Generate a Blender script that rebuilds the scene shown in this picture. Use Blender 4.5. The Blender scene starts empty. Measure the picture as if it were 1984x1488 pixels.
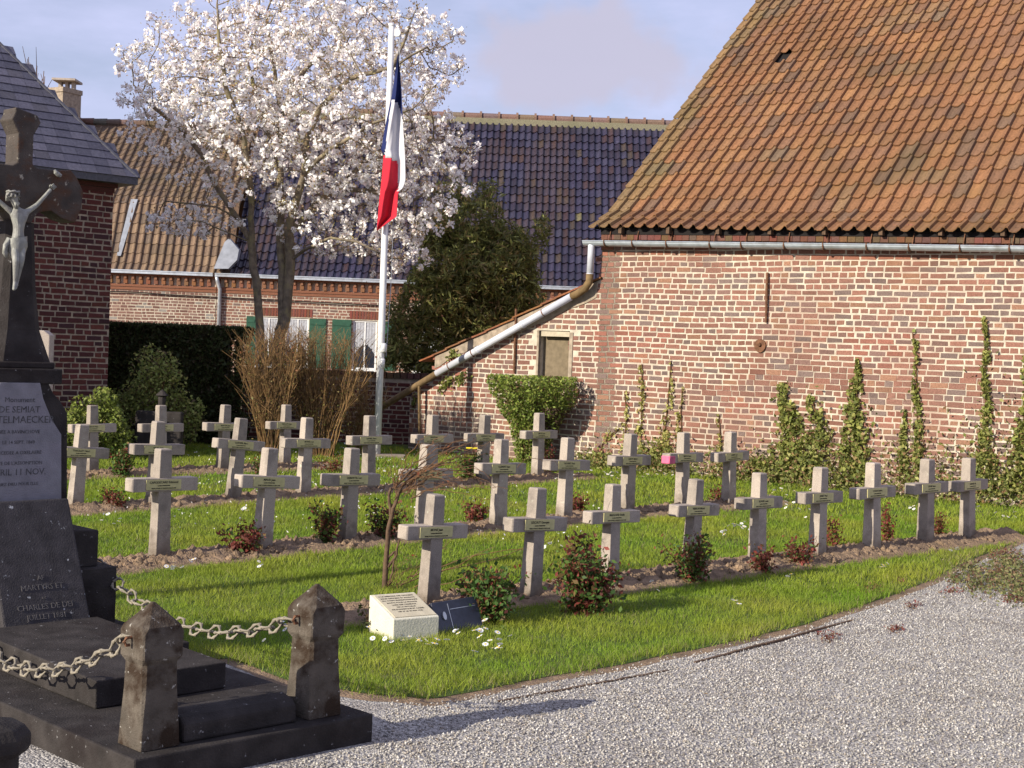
import bpy, bmesh, math, random
import numpy as np
from mathutils import Vector, Matrix, noise
S = bpy.context.scene
COL = S.collection
R = math.radians
rnd = random.Random(7)
nr = np.random.RandomState(11)
# ------------------------------------------------------------------ camera
F_, HC = 2800.0, 1.75
ROLL, PITCH = math.atan(.038), math.atan(64/2800)
R0 = Vector((1, 0, 0)); FW = Vector((0, math.cos(PITCH), -math.sin(PITCH))); U0 = Vector((0, math.sin(PITCH), math.cos(PITCH)))
RI = math.cos(ROLL)*R0 + math.sin(ROLL)*U0
UI = -math.sin(ROLL)*R0 + math.cos(ROLL)*U0
cam = bpy.data.cameras.new('camera'); camo = bpy.data.objects.new('camera', cam); COL.objects.link(camo)
cam.sensor_width = 36; cam.lens = F_/1984*36; cam.clip_end = 3000; cam.clip_start = .1
mtx = Matrix.Identity(4)
for i in range(3):
    mtx[i][0] = RI[i]; mtx[i][1] = UI[i]; mtx[i][2] = -FW[i]
mtx[0][3], mtx[1][3], mtx[2][3] = 0, 0, HC
camo.matrix_world = mtx
S.camera = camo
# ------------------------------------------------------------------ sun, sky
SUN_EL = R(23); sun_dir = Vector((-.78*math.cos(SUN_EL), -.626*math.cos(SUN_EL), math.sin(SUN_EL))).normalized()
sl = bpy.data.lights.new('sun', 'SUN'); sl.energy = 5.0; sl.angle = R(.5); sl.color = (1, .92, .765)
so = bpy.data.objects.new('sun', sl); COL.objects.link(so); so.rotation_euler = sun_dir.to_track_quat('Z', 'Y').to_euler()
W = bpy.data.worlds.new('World'); S.world = W; W.use_nodes = True
nt = W.node_tree; nt.nodes.clear()
def N(t, tree=None, **k):
    n = (tree or nt).nodes.new(t)
    for a, b in k.items(): setattr(n, a, b)
    return n
sky = N('ShaderNodeTexSky'); sky.sky_type = 'NISHITA'; sky.sun_disc = False; sky.sun_elevation = SUN_EL
sky.sun_rotation = math.atan2(sun_dir.x, sun_dir.y); sky.air_density = 1.0; sky.dust_density = .5; sky.ozone_density = 2.0
bg = N('ShaderNodeBackground'); bg.inputs[1].default_value = .068
out = N('ShaderNodeOutputWorld')
tc = N('ShaderNodeTexCoord'); mp = N('ShaderNodeMapping'); mp.inputs['Scale'].default_value = (3.2, 3.2, 11); mp.inputs['Location'].default_value = (1.9, .4, .9)
nz = N('ShaderNodeTexNoise'); nz.inputs['Scale'].default_value = 1.5; nz.inputs['Detail'].default_value = 8; nz.inputs['Roughness'].default_value = .58
rp = N('ShaderNodeValToRGB'); rp.color_ramp.elements[0].position = .36; rp.color_ramp.elements[1].position = .64
rp.color_ramp.elements[0].color = (.5, .5, .5, 1); rp.color_ramp.elements[1].color = (.85, .85, .85, 1)
mx = N('ShaderNodeMix', data_type='RGBA')
mx.inputs['B'].default_value = (7.5, 7.8, 11.2, 1)
L = nt.links.new
L(tc.outputs['Generated'], mp.inputs[0]); L(mp.outputs[0], nz.inputs['Vector']); L(nz.outputs[0], rp.inputs[0]); L(rp.outputs[0], mx.inputs['Factor'])
# one soft grey lilac cloud standing over the far roof
cdir = (FW*F_ + RI*(1105-992) - UI*(112-744)).normalized()
nn_ = N('ShaderNodeVectorMath', operation='NORMALIZE'); L(tc.outputs['Generated'], nn_.inputs[0])
v1 = N('ShaderNodeVectorMath', operation='SUBTRACT'); v1.inputs[1].default_value = tuple(cdir); L(nn_.outputs[0], v1.inputs[0])
v2_ = N('ShaderNodeVectorMath', operation='MULTIPLY'); v2_.inputs[1].default_value = (1/.075, 1/.075, 1/.030); L(v1.outputs[0], v2_.inputs[0])
v3 = N('ShaderNodeVectorMath', operation='LENGTH'); L(v2_.outputs[0], v3.inputs[0])
nz2 = N('ShaderNodeTexNoise'); nz2.inputs['Scale'].default_value = 26; nz2.inputs['Detail'].default_value = 7; L(nn_.outputs[0], nz2.inputs['Vector'])
ma = N('ShaderNodeMath', operation='MULTIPLY_ADD'); ma.inputs[1].default_value = -2.2; L(nz2.outputs[0], ma.inputs[0]); L(v3.outputs['Value'], ma.inputs[2])
mr = N('ShaderNodeMapRange', interpolation_type='SMOOTHSTEP'); mr.inputs['From Min'].default_value = .30; mr.inputs['From Max'].default_value = -.45; mr.inputs['To Max'].default_value = .9; L(ma.outputs[0], mr.inputs['Value'])
mx2 = N('ShaderNodeMix', data_type='RGBA'); mx2.inputs['B'].default_value = (6.2, 6.0, 7.6, 1); L(mr.outputs[0], mx2.inputs['Factor']); L(mx.outputs['Result'], mx2.inputs['A'])
L(sky.outputs[0], mx.inputs['A']); L(mx2.outputs['Result'], bg.inputs[0]); L(bg.outputs[0], out.inputs[0])
S.view_settings.view_transform = 'Standard'; S.view_settings.look = 'None'; S.view_settings.exposure = .5; S.view_settings.gamma = 1
S.render.engine = 'CYCLES'
# ------------------------------------------------------------------ geometry of the place
def hor(px): return 680 + .038*(px - 992)
_gy = np.array([-50, 0, 6.5, 8, 9.5, 11, 13, 16, 20, 26, 4000.]); _gz = np.array([0, 0, 0, -.045, -.08, -.06, 0, .05, .11, .11, .11])
_fy = np.linspace(0, 30, 601); _fz = np.interp(_fy, _gy, _gz); _k = np.ones(31)/31; _fz = np.convolve(np.pad(_fz, 15, mode='edge'), _k, mode='valid')
def gz(y): return np.interp(y, _fy, _fz)
def ray(px, py): return (FW*F_ + RI*(px-992) - UI*(py-744))
def P(px, py, Y):
    d = ray(px, py); return Vector((0, 0, HC)) + d*(Y/d.y)
def G(px, py, h=0.0):
    d = ray(px, py); Y = 10.0
    for _ in range(30):
        g = float(gz(Y)) + h; Y = .5*Y + .5*(g-HC)/d.z*d.y
    return Vector((d.x/d.y*Y, Y, float(gz(Y)) + h))
TH = R(42); u2 = Vector((math.cos(TH), math.sin(TH), 0)); v2 = Vector((-math.sin(TH), math.cos(TH), 0)); Z3 = Vector((0, 0, 1))
# ------------------------------------------------------------------ helpers
MATS = {}
WM = {}
GK = .84
def mat(name, col, rough=.9, var=.2, scale=15, bump=.3, bscale=80, attr=False, transl=0, metal=0, spots=None, stain=None, spec=.3, bdist=.01):
    col = tuple(x*GK for x in col)
    m = bpy.data.materials.new(name); m.use_nodes = True; t = m.node_tree; t.nodes.clear(); l = t.links.new
    o = N('ShaderNodeOutputMaterial', t); b = N('ShaderNodeBsdfPrincipled', t)
    b.inputs['Roughness'].default_value = rough; b.inputs['Metallic'].default_value = metal; b.inputs['Specular IOR Level'].default_value = spec
    c = N('ShaderNodeTexCoord', t); n = N('ShaderNodeTexNoise', t); n.inputs['Scale'].default_value = scale; n.inputs['Detail'].default_value = 6
    l(c.outputs['Object'], n.inputs['Vector'])
    r = N('ShaderNodeValToRGB', t); r.color_ramp.elements[0].position = .3; r.color_ramp.elements[1].position = .7
    r.color_ramp.elements[0].color = tuple(max(0, x*(1-var)) for x in col) + (1,); r.color_ramp.elements[1].color = tuple(min(1, x*(1+var)) for x in col) + (1,)
    l(n.outputs[0], r.inputs[0]); cur = r.outputs[0]
    for sp, mode in ((stain, 'stain'), (spots, 'spots')):
        if sp:
            sc, scale2, lo, hi = sp
            n2 = N('ShaderNodeTexNoise', t); n2.inputs['Scale'].default_value = scale2; n2.inputs['Detail'].default_value = 5; n2.inputs['Roughness'].default_value = .6
            l(c.outputs['Object'], n2.inputs['Vector'])
            r2 = N('ShaderNodeValToRGB', t); r2.color_ramp.elements[0].position = lo; r2.color_ramp.elements[1].position = hi
            l(n2.outputs[0], r2.inputs[0]); q = N('ShaderNodeMix', t, data_type='RGBA'); l(r2.outputs[0], q.inputs['Factor']); l(cur, q.inputs['A']); q.inputs['B'].default_value = sc + (1,)
            cur = q.outputs['Result']
    if attr:
        a = N('ShaderNodeAttribute', t, attribute_name='Col'); q = N('ShaderNodeMix', t, data_type='RGBA', blend_type='MULTIPLY'); q.inputs['Factor'].default_value = 1
        l(cur, q.inputs['A']); l(a.outputs['Color'], q.inputs['B']); cur = q.outputs['Result']
    l(cur, b.inputs['Base Color'])
    if bump:
        n3 = N('ShaderNodeTexNoise', t); n3.inputs['Scale'].default_value = bscale; n3.inputs['Detail'].default_value = 4; l(c.outputs['Object'], n3.inputs['Vector'])
        bp = N('ShaderNodeBump', t); bp.inputs['Strength'].default_value = bump; bp.inputs['Distance'].default_value = bdist; l(n3.outputs[0], bp.inputs['Height']); l(bp.outputs[0], b.inputs['Normal'])
    if transl:
        tr = N('ShaderNodeBsdfTranslucent', t); ms = N('ShaderNodeMixShader', t); ms.inputs[0].default_value = transl
        l(cur, tr.inputs[0]); l(b.outputs[0], ms.inputs[1]); l(tr.outputs[0], ms.inputs[2]); l(ms.outputs[0], o.inputs[0])
    else: l(b.outputs[0], o.inputs[0])
    MATS[name] = m
    return m
def tag(o, label=None, cat=None, group=None, kind=None):
    if label: o['label'] = label
    if cat: o['category'] = cat
    if group: o['group'] = group
    if kind: o['kind'] = kind
    return o
def thing(name, loc=(0, 0, 0), rot=0, label=None, cat=None, group=None):
    o = bpy.data.objects.new(name, None); COL.objects.link(o); o.location = loc; o.rotation_euler = (0, 0, rot); o.empty_display_size = .1
    WM[o] = Matrix.Translation(Vector(loc)) @ Matrix.Rotation(rot, 4, 'Z')
    return tag(o, label, cat, group)
def mesh(name, V, Fc, m, parent=None, col=None, smooth=False, local=False, mats=None):
    """verts in world coordinates unless local; col = one rgb per face"""
    me = bpy.data.meshes.new(name)
    V = np.asarray([tuple(v) for v in V] if not isinstance(V, np.ndarray) else V, dtype=float)
    root = parent
    if parent is not None and not local:
        while root not in WM and root.parent: root = root.parent
        if root in WM:
            inv = np.array(WM[root].inverted()); V = V @ inv[:3, :3].T + inv[:3, 3]
    if isinstance(Fc, np.ndarray):
        k = Fc.shape[1]; nf = len(Fc)
        me.vertices.add(len(V)); me.vertices.foreach_set('co', V.astype(np.float32).ravel())
        me.loops.add(nf*k); me.loops.foreach_set('vertex_index', Fc.astype(np.int32).ravel())
        me.polygons.add(nf); me.polygons.foreach_set('loop_start', np.arange(0, nf*k, k, dtype=np.int32))
        me.update(calc_edges=True); me.validate()
        cnt = np.full(nf, k)
    else:
        me.from_pydata(V.tolist(), [], [tuple(f) for f in Fc]); me.update()
        cnt = np.array([len(f) for f in Fc])
    if col is not None:
        ca = me.color_attributes.new('Col', 'FLOAT_COLOR', 'CORNER'); c = np.ones((len(cnt), 4)); c[:, :3] = np.asarray(col)[:, :3]
        ca.data.foreach_set('color', np.repeat(c, cnt, axis=0).astype(np.float32).ravel())
    me.materials.append(m)
    if smooth: me.polygons.foreach_set('use_smooth', np.ones(len(me.polygons), dtype=bool))
    o = bpy.data.objects.new(name, me); COL.objects.link(o)
    if parent is not None: o.parent = parent
    return o
class MB:
    def __init__(s): s.v = []; s.f = []; s.c = []
    def add(s, V, Fc, c=(1, 1, 1)):
        n = len(s.v); s.v += [tuple(x) for x in V]; s.f += [tuple(i+n for i in f) for f in Fc]; s.c += [c]*len(Fc)
    def frame_box(s, o, a, b, c, ra, rb, rc, col=(1, 1, 1), jit=0):
        V = []
        for k in rc:
            for j in rb:
                for i in ra:
                    V.append(o + a*(i+rnd.uniform(-jit, jit)) + b*(j+rnd.uniform(-jit, jit)) + c*(k+rnd.uniform(-jit, jit)))
        s.add(V, [(0, 2, 3, 1), (4, 5, 7, 6), (0, 1, 5, 4), (2, 6, 7, 3), (0, 4, 6, 2), (1, 3, 7, 5)], col)
    def box(s, x, y, z, col=(1, 1, 1)): s.frame_box(Vector((0, 0, 0)), Vector((1, 0, 0)), Vector((0, 1, 0)), Z3, x, y, z, col)
    def prism(s, pts, d, col=(1, 1, 1)):
        n = len(pts); V = [Vector(p) for p in pts] + [Vector(p)+d for p in pts]
        s.add(V, [tuple(range(n))[::-1], tuple(range(n, 2*n))] + [(i, (i+1) % n, (i+1) % n+n, i+n) for i in range(n)], col)
    def tube(s, pts, rads, seg=8, col=(1, 1, 1), cap=True, closed=False):
        pts = [Vector(p) for p in pts]; n = len(pts)
        if not hasattr(rads, '__len__'): rads = [rads]*n
        V = []; up = Vector((.13, .21, .97)); 
        for i, p in enumerate(pts):
            if closed: t = (pts[(i+1) % n]-pts[i-1]).normalized()
            else: t = (pts[min(i+1, n-1)]-pts[max(i-1, 0)]).normalized()
            a = t.cross(up)
            if a.length < .05: a = t.cross(Vector((1, 0, 0)))
            a.normalize(); b = t.cross(a)
            for k in range(seg):
                q = 2*math.pi*k/seg; V.append(p + (a*math.cos(q)+b*math.sin(q))*rads[i])
        Fc = []
        for i in range(n if closed else n-1):
            j = (i+1) % n
            for k in range(seg): Fc.append((i*seg+k, i*seg+(k+1) % seg, j*seg+(k+1) % seg, j*seg+k))
        if cap and not closed: Fc += [tuple(range(seg))[::-1], tuple(range((n-1)*seg, n*seg))]
        s.add(V, Fc, col)
    def lathe(s, o, prof, seg=16, col=(1, 1, 1), rot=0, ax=(Vector((1, 0, 0)), Vector((0, 1, 0)))):
        V = []
        for r, z in prof:
            for k in range(seg):
                q = 2*math.pi*k/seg+rot; V.append(o + ax[0]*(r*math.cos(q)) + ax[1]*(r*math.sin(q)) + Z3*z)
        n = len(prof); Fc = [(i*seg+k, i*seg+(k+1) % seg, (i+1)*seg+(k+1) % seg, (i+1)*seg+k) for i in range(n-1) for k in range(seg)]
        Fc += [tuple(range(seg))[::-1], tuple(range((n-1)*seg, n*seg))]
        s.add(V, Fc, col)
    def build(s, name, m, parent=None, smooth=False, local=False, bevel=0, col=True):
        o = mesh(name, s.v, s.f, m, parent, s.c if col else None, smooth, local)
        if bevel:
            b = o.modifiers.new('bevel', 'BEVEL'); b.width = bevel; b.segments = 2; b.limit_method = 'ANGLE'
        return o
def text(name, lines, size, mpos, right, up, m, parent, extrude=.001, align='CENTER', gap=1.25, local=False, bold=0):
    """lines of raised or inked lettering as one mesh at mpos facing right x up"""
    V = []; Fc = []; nrm = right.cross(up)
    for i, ln in enumerate(lines):
        t, sc = (ln if isinstance(ln, tuple) else (ln, 1))
        if not t: continue
        c = bpy.data.curves.new('t', 'FONT'); c.body = t; c.size = size*sc; c.align_x = align; c.extrude = extrude; c.resolution_u = 2; c.offset = bold
        ob = bpy.data.objects.new('t', c); COL.objects.link(ob); me = bpy.data.meshes.new_from_object(ob); n = len(V)
        for q in me.vertices: V.append(mpos + right*q.co.x + up*(q.co.y - i*size*gap) + nrm*q.co.z)
        Fc += [tuple(k+n for k in p.vertices) for p in me.polygons]
        bpy.data.objects.remove(ob); bpy.data.curves.remove(c); bpy.data.meshes.remove(me)
    return mesh(name, V, Fc, m, parent, local=local)
def leaves(C, size, norm_bias=None, aspect=.55, jit=.5, rs=nr, fold=0):
    """arrays of leaf quads (diamond) at centres C -> V, F"""
    n = len(C); d = rs.normal(size=(n, 3)); d /= np.linalg.norm(d, axis=1)[:, None]
    e = rs.normal(size=(n, 3)); e -= (e*d).sum(1)[:, None]*d; e /= np.linalg.norm(e, axis=1)[:, None]
    s = (np.asarray(size)*(1+jit*rs.uniform(-1, 1, n)))[:, None]
    V = np.stack([C-d*s/2, C+e*s*aspect/2-d*s*.08, C+d*s/2, C-e*s*aspect/2-d*s*.08], 1).reshape(-1, 3)
    return V, np.arange(4*n).reshape(-1, 4)
def mixcols(n, cols, w=None, j=.15, rs=nr):
    cols = np.array(cols, float); i = rs.choice(len(cols), n, p=w); return np.clip(cols[i]*(1+rs.uniform(-j, j, (n, 1))), 0, 1)
# ------------------------------------------------------------------ materials
M = MATS
mat('brick', (.30, .30, .30), .92, .25, 60, .5, 150, attr=True, stain=((.20, .18, .165), .9, .52, .74))
mat('mortar', (.58, .51, .41), .95, .2, 12, .6, 90, stain=((.36, .25, .19), .7, .47, .68))
mat('mortar_old', (.36, .29, .22), .95, .3, 12, .6, 90)
mat('tile', (.37, .37, .37), .85, .25, 30, .4, 120, attr=True, stain=((.235, .25, .22), .8, .5, .72), spots=((.55, .60, .50), 9, .68, .74))
mat('glazed', (.35, .35, .35), .38, .3, 20, .2, 60, attr=True, spec=.5, stain=((.24, .25, .22), .7, .5, .7), spots=((.75, .75, .6), 7, .68, .74))
mat('slate', (.32, .32, .32), .55, .25, 30, .3, 90, attr=True, spec=.4)
mat('zinc', (.56, .61, .68), .42, .15, 10, .1, 60, metal=.55, stain=((.28, .28, .28), 4, .5, .8))
mat('lead', (.30, .32, .37), .6, .2, 6, .3, 30)
mat('rust', (.16, .075, .04), .85, .4, 20, .5, 90)
mat('rustpipe', (.20, .13, .06), .8, .3, 12, .4, 90)
mat('pipe_grey', (.62, .63, .70), .45, .08, 6, .05, 60)
mat('woodbrown', (.13, .08, .05), .9, .3, 20, .5, 60)
mat('woodpale', (.20, .155, .10), .9, .2, 14, .3, 80)
mat('cream', (.50, .43, .32), .9, .2, 10, .5, 70)
mat('white', (.80, .80, .80), .5, .05, 8, .05, 60)
mat('curtain', (.42, .43, .47), .9, .2, 18, .3, 60)
mat('glass', (.03, .035, .05), .1, .2, 4, 0, spec=.6)
mat('green', (.025, .09, .055), .6, .2, 12, .1, 60)
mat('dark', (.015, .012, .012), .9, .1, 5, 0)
mat('concrete', (.55, .47, .40), .95, .20, 240, .8, 260, stain=((.27, .23, .20), 7, .48, .72), spots=((.60, .57, .47), 22, .63, .70), bdist=.004)
mat('nameplate', (.60, .54, .27), .6, .1, 30, .1, 60)
mat('worn_ink', (.10, .095, .10), .9, .6, 40, 0)
mat('ink', (.03, .025, .02), .8, .1, 5, 0)
mat('dstone', (.042, .036, .034), .85, .35, 9, .5, 110, spots=((.26, .25, .25), 34, .66, .72), stain=((.018, .013, .012), 3, .5, .7), spec=.15)
mat('dstone_rust', (.075, .06, .05), .8, .35, 9, .5, 110, spots=((.34, .31, .25), 30, .64, .72), stain=((.075, .035, .018), 7, .52, .66))
mat('poststone', (.12, .10, .08), .85, .3, 9, .6, 130, spots=((.42, .40, .36), 40, .64, .72), stain=((.035, .022, .014), 7, .44, .60), spec=.15)
mat('plate_stone', (.235, .225, .25), .8, .15, 14, .4, 130, stain=((.22, .20, .23), 5, .5, .75))
mat('stele', (.05, .044, .046), .8, .3, 16, .6, 120, spots=((.42, .42, .42), 26, .66, .71))
mat('engrave', (.15, .135, .125), .9, .3, 30, .2, 60)
mat('corpus', (.30, .30, .27), .5, .3, 25, .4, 60, stain=((.20, .19, .18), 12, .5, .7))
mat('chain', (.27, .235, .18), .7, .35, 30, .5, 120)
mat('flagblue', (.018, .03, .14), .8, .1, 5, .1, 30, transl=.2)
mat('flagwhite', (.80, .79, .84), .8, .04, 5, .1, 30, transl=.25)
mat('flagred', (.75, .03, .06), .8, .1, 5, .1, 30, transl=.25)
mat('memorial', (.74, .70, .56), .9, .08, 10, .3, 80, stain=((.5, .46, .36), 7, .55, .8))
mat('memplate', (.60, .53, .38), .8, .1, 14, .2, 80)
mat('bluestone', (.035, .037, .06), .35, .3, 20, .1, 60, spec=.5)
mat('silver', (.6, .6, .6), .3, .1, 10, .2, 60, metal=.8)
mat('yellow', (.8, .65, .03), .6, .1, 5, 0)
mat('pink', (.72, .16, .28), .9, .2, 20, .2, 60)
mat('bark', (.23, .185, .135), .95, .4, 12, .8, 40, stain=((.24, .21, .10), 6, .5, .7))
mat('twig', (.25, .17, .11), .9, .3, 15, .3, 60, attr=True)
mat('leaf', (1, 1, 1), .6, .12, 6, 0, attr=True, transl=.35)
mat('petal', (1.15, 1.15, 1.15), .7, .05, 6, 0, attr=True, transl=.3)
mat('grass', (1, 1, 1), .6, .12, 3, 0, attr=True, transl=.4)
mat('soil', (.30, .205, .13), .97, .35, 9, 1, 60, stain=((.17, .12, .085), 3, .5, .75), bdist=.03)
mat('lawn', (.085, .13, .022), .97, .4, 9, 1, 60, stain=((.16, .13, .07), 1.7, .58, .75), bdist=.02)
mat('pebble', (.8, .8, .8), .85, .15, 60, .3, 200, attr=True)
# gravel
g = bpy.data.materials.new('gravel'); g.use_nodes = True; t = g.node_tree; b = t.nodes['Principled BSDF']; b.inputs['Roughness'].default_value = .9
c = N('ShaderNodeTexCoord', t); v = N('ShaderNodeTexVoronoi', t); v.inputs['Scale'].default_value = 84; n = N('ShaderNodeTexNoise', t); n.inputs['Scale'].default_value = 4; n.inputs['Detail'].default_value = 8
t.links.new(c.outputs['Object'], v.inputs['Vector']); t.links.new(c.outputs['Object'], n.inputs['Vector'])
sp = N('ShaderNodeSeparateColor', t); t.links.new(v.outputs['Color'], sp.inputs[0])
r = N('ShaderNodeValToRGB', t); e = r.color_ramp.elements; e[0].color = (.15, .135, .125, 1); e[1].color = (.56, .525, .48, 1); e.new(.25).color = (.28, .26, .24, 1); e.new(.6).color = (.395, .37, .34, 1)
t.links.new(sp.outputs[0], r.inputs[0]); q = N('ShaderNodeMix', t, data_type='RGBA', blend_type='MULTIPLY'); q.inputs['Factor'].default_value = .6
r2 = N('ShaderNodeValToRGB', t); r2.color_ramp.elements[0].position = .35; r2.color_ramp.elements[1].position = .55; r2.color_ramp.elements[0].color = (.62, .58, .56, 1)
t.links.new(n.outputs[0], r2.inputs[0]); t.links.new(r.outputs[0], q.inputs['A']); t.links.new(r2.outputs[0], q.inputs['B']); t.links.new(q.outputs['Result'], b.inputs['Base Color'])
bp = N('ShaderNodeBump', t); bp.inputs['Strength'].default_value = 1; bp.inputs['Distance'].default_value = .012; bp.invert = True
t.links.new(v.outputs['Distance'], bp.inputs['Height']); t.links.new(bp.outputs[0], b.inputs['Normal']); M['gravel'] = g

# weathering of the concrete crosses: different on each one, dirtier towards the soil
t = M['concrete'].node_tree; oi = N('ShaderNodeObjectInfo', t); mu = N('ShaderNodeMath', t, operation='MULTIPLY'); mu.inputs[1].default_value = 60; t.links.new(oi.outputs['Random'], mu.inputs[0])
for n in [q for q in t.nodes if q.type == 'TEX_NOISE' and q.inputs['Scale'].default_value < 100]: n.noise_dimensions = '4D'; t.links.new(mu.outputs[0], n.inputs['W'])
pb_ = [q for q in t.nodes if q.type == 'BSDF_PRINCIPLED'][0]; src = pb_.inputs['Base Color'].links[0].from_socket
tc_ = [q for q in t.nodes if q.type == 'TEX_COORD'][0]; sx_ = N('ShaderNodeSeparateXYZ', t); t.links.new(tc_.outputs['Object'], sx_.inputs[0])
n4 = N('ShaderNodeTexNoise', t); n4.noise_dimensions = '4D'; n4.inputs['Scale'].default_value = 14; n4.inputs['Detail'].default_value = 6; t.links.new(tc_.outputs['Object'], n4.inputs['Vector']); t.links.new(mu.outputs[0], n4.inputs['W'])
ad = N('ShaderNodeMath', t, operation='MULTIPLY_ADD'); ad.inputs[1].default_value = -.32; ad.inputs[2].default_value = .26; t.links.new(n4.outputs[0], ad.inputs[0])
sb_ = N('ShaderNodeMath', t, operation='ADD'); t.links.new(sx_.outputs['Z'], sb_.inputs[0]); t.links.new(ad.outputs[0], sb_.inputs[1])
rr_ = N('ShaderNodeMapRange', t); rr_.inputs['From Min'].default_value = .12; rr_.inputs['From Max'].default_value = .30; rr_.inputs['To Min'].default_value = .75; rr_.inputs['To Max'].default_value = 0; t.links.new(sb_.outputs[0], rr_.inputs['Value'])
mq = N('ShaderNodeMix', t, data_type='RGBA'); mq.inputs['B'].default_value = (.19, .15, .11, 1); t.links.new(rr_.outputs[0], mq.inputs['Factor']); t.links.new(src, mq.inputs['A'])
n5 = N('ShaderNodeTexNoise', t); n5.noise_dimensions = '4D'; n5.inputs['Scale'].default_value = 320; n5.inputs['Detail'].default_value = 2; t.links.new(tc_.outputs['Object'], n5.inputs['Vector'])
r5 = N('ShaderNodeValToRGB', t); r5.color_ramp.elements[0].position = .36; r5.color_ramp.elements[1].position = .62; r5.color_ramp.elements[0].color = (.45, .43, .42, 1); r5.color_ramp.elements[1].color = (1.0, 1.0, 1.0, 1); t.links.new(n5.outputs[0], r5.inputs[0])
m5 = N('ShaderNodeMix', t, data_type='RGBA', blend_type='MULTIPLY'); m5.inputs['Factor'].default_value = .8; t.links.new(mq.outputs['Result'], m5.inputs['A']); t.links.new(r5.outputs[0], m5.inputs['B']); mrg = N('ShaderNodeMapRange', t); mrg.inputs['To Min'].default_value = .78; mrg.inputs['To Max'].default_value = 1.12; t.links.new(oi.outputs['Random'], mrg.inputs['Value'])
hsv = N('ShaderNodeHueSaturation', t); t.links.new(mrg.outputs[0], hsv.inputs['Value']); t.links.new(m5.outputs['Result'], hsv.inputs['Color']); t.links.new(hsv.outputs[0], pb_.inputs['Base Color'])
# broad brown earth patches in the gravel
t = M['gravel'].node_tree; pb_ = t.nodes['Principled BSDF']; src = pb_.inputs['Base Color'].links[0].from_socket; tc_ = [q for q in t.nodes if q.type == 'TEX_COORD'][0]
n4 = N('ShaderNodeTexNoise', t); n4.inputs['Scale'].default_value = .9; n4.inputs['Detail'].default_value = 7; n4.inputs['Roughness'].default_value = .65; t.links.new(tc_.outputs['Object'], n4.inputs['Vector'])
r4 = N('ShaderNodeValToRGB', t); r4.color_ramp.elements[0].position = .50; r4.color_ramp.elements[1].position = .72; r4.color_ramp.elements[1].color = (.4, .4, .4, 1); t.links.new(n4.outputs[0], r4.inputs[0])
m4 = N('ShaderNodeMix', t, data_type='RGBA'); m4.inputs['B'].default_value = (.20, .17, .14, 1); t.links.new(r4.outputs[0], m4.inputs['Factor']); t.links.new(src, m4.inputs['A']); t.links.new(m4.outputs['Result'], pb_.inputs['Base Color'])
# ------------------------------------------------------------------ ground, gravel, lawn, soil beds
def sheet(name, xs, lo, hi, ny, m, dz, kind='structure', bump=0):
    V = []; nx = len(xs)
    for i, x in enumerate(xs):
        for j in range(ny+1):
            y = lo[i] + (hi[i]-lo[i])*j/ny; V.append((x, y, float(gz(y))+dz))
    V = np.array(V); I = np.arange(nx*(ny+1)).reshape(nx, ny+1)
    Fq = np.stack([I[:-1, :-1], I[1:, :-1], I[1:, 1:], I[:-1, 1:]], -1).reshape(-1, 4)
    return tag(mesh(name, V, Fq, m, smooth=True), kind=kind)
edge_px = [(440, 1275), (560, 1318), (700, 1345), (830, 1354), (1000, 1325), (1200, 1287), (1437, 1240), (1560, 1209), (1640, 1183), (1720, 1156), (1800, 1126), (1870, 1090), (1990, 1042)]
EP = [G(a, b_) for a, b_ in edge_px]
ex = np.array([-40, -9, -3.0, -2.2, -1.75]+[p.x for p in EP]+[9, 12, 40]); ey = np.array([8.7, 8.7, 8.5, 8.35, 7.9]+[p.y for p in EP]+[EP[-1].y+3.0, EP[-1].y+6, EP[-1].y+8])
def yb(x): return np.interp(x, ex, ey)
gxs = np.array([-1500, -400, -100, -40]+list(np.arange(-30, 30.1, 1.5))+[40, 100, 400, 1500]); gys = np.array([-40, -20, -10, -5, 0, 3, 5]+list(np.arange(6, 30, .25))+[40, 80, 200, 600, 2500])
V = np.array([(x, y, float(gz(y))-.02) for x in gxs for y in gys]); I = np.arange(len(V)).reshape(len(gxs), len(gys))
tag(mesh('ground', V, np.stack([I[:-1, :-1], I[1:, :-1], I[1:, 1:], I[:-1, 1:]], -1).reshape(-1, 4), M['soil'], smooth=True), kind='structure')
BWX = 1
xs = np.array([-12, -9, -6]+list(np.arange(-4, 10, .08))+[12, 16])
jit = np.array([.06*noise.noise(Vector((x*2.2, 0, 0)))+.02*noise.noise(Vector((x*7, 3, 0))) for x in xs])
sheet('gravel_path', xs, np.full(len(xs), -3.), yb(xs)-.13+jit*1.5, 70, M['gravel'], 0)
sheet('soil_border', xs, yb(xs)-.16+jit*1.5, yb(xs)+.05+jit, 4, M['soil'], .001)
sheet('lawn_ground', xs, yb(xs)+jit, np.full(len(xs), 27.), 90, M['lawn'], .004)
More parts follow.
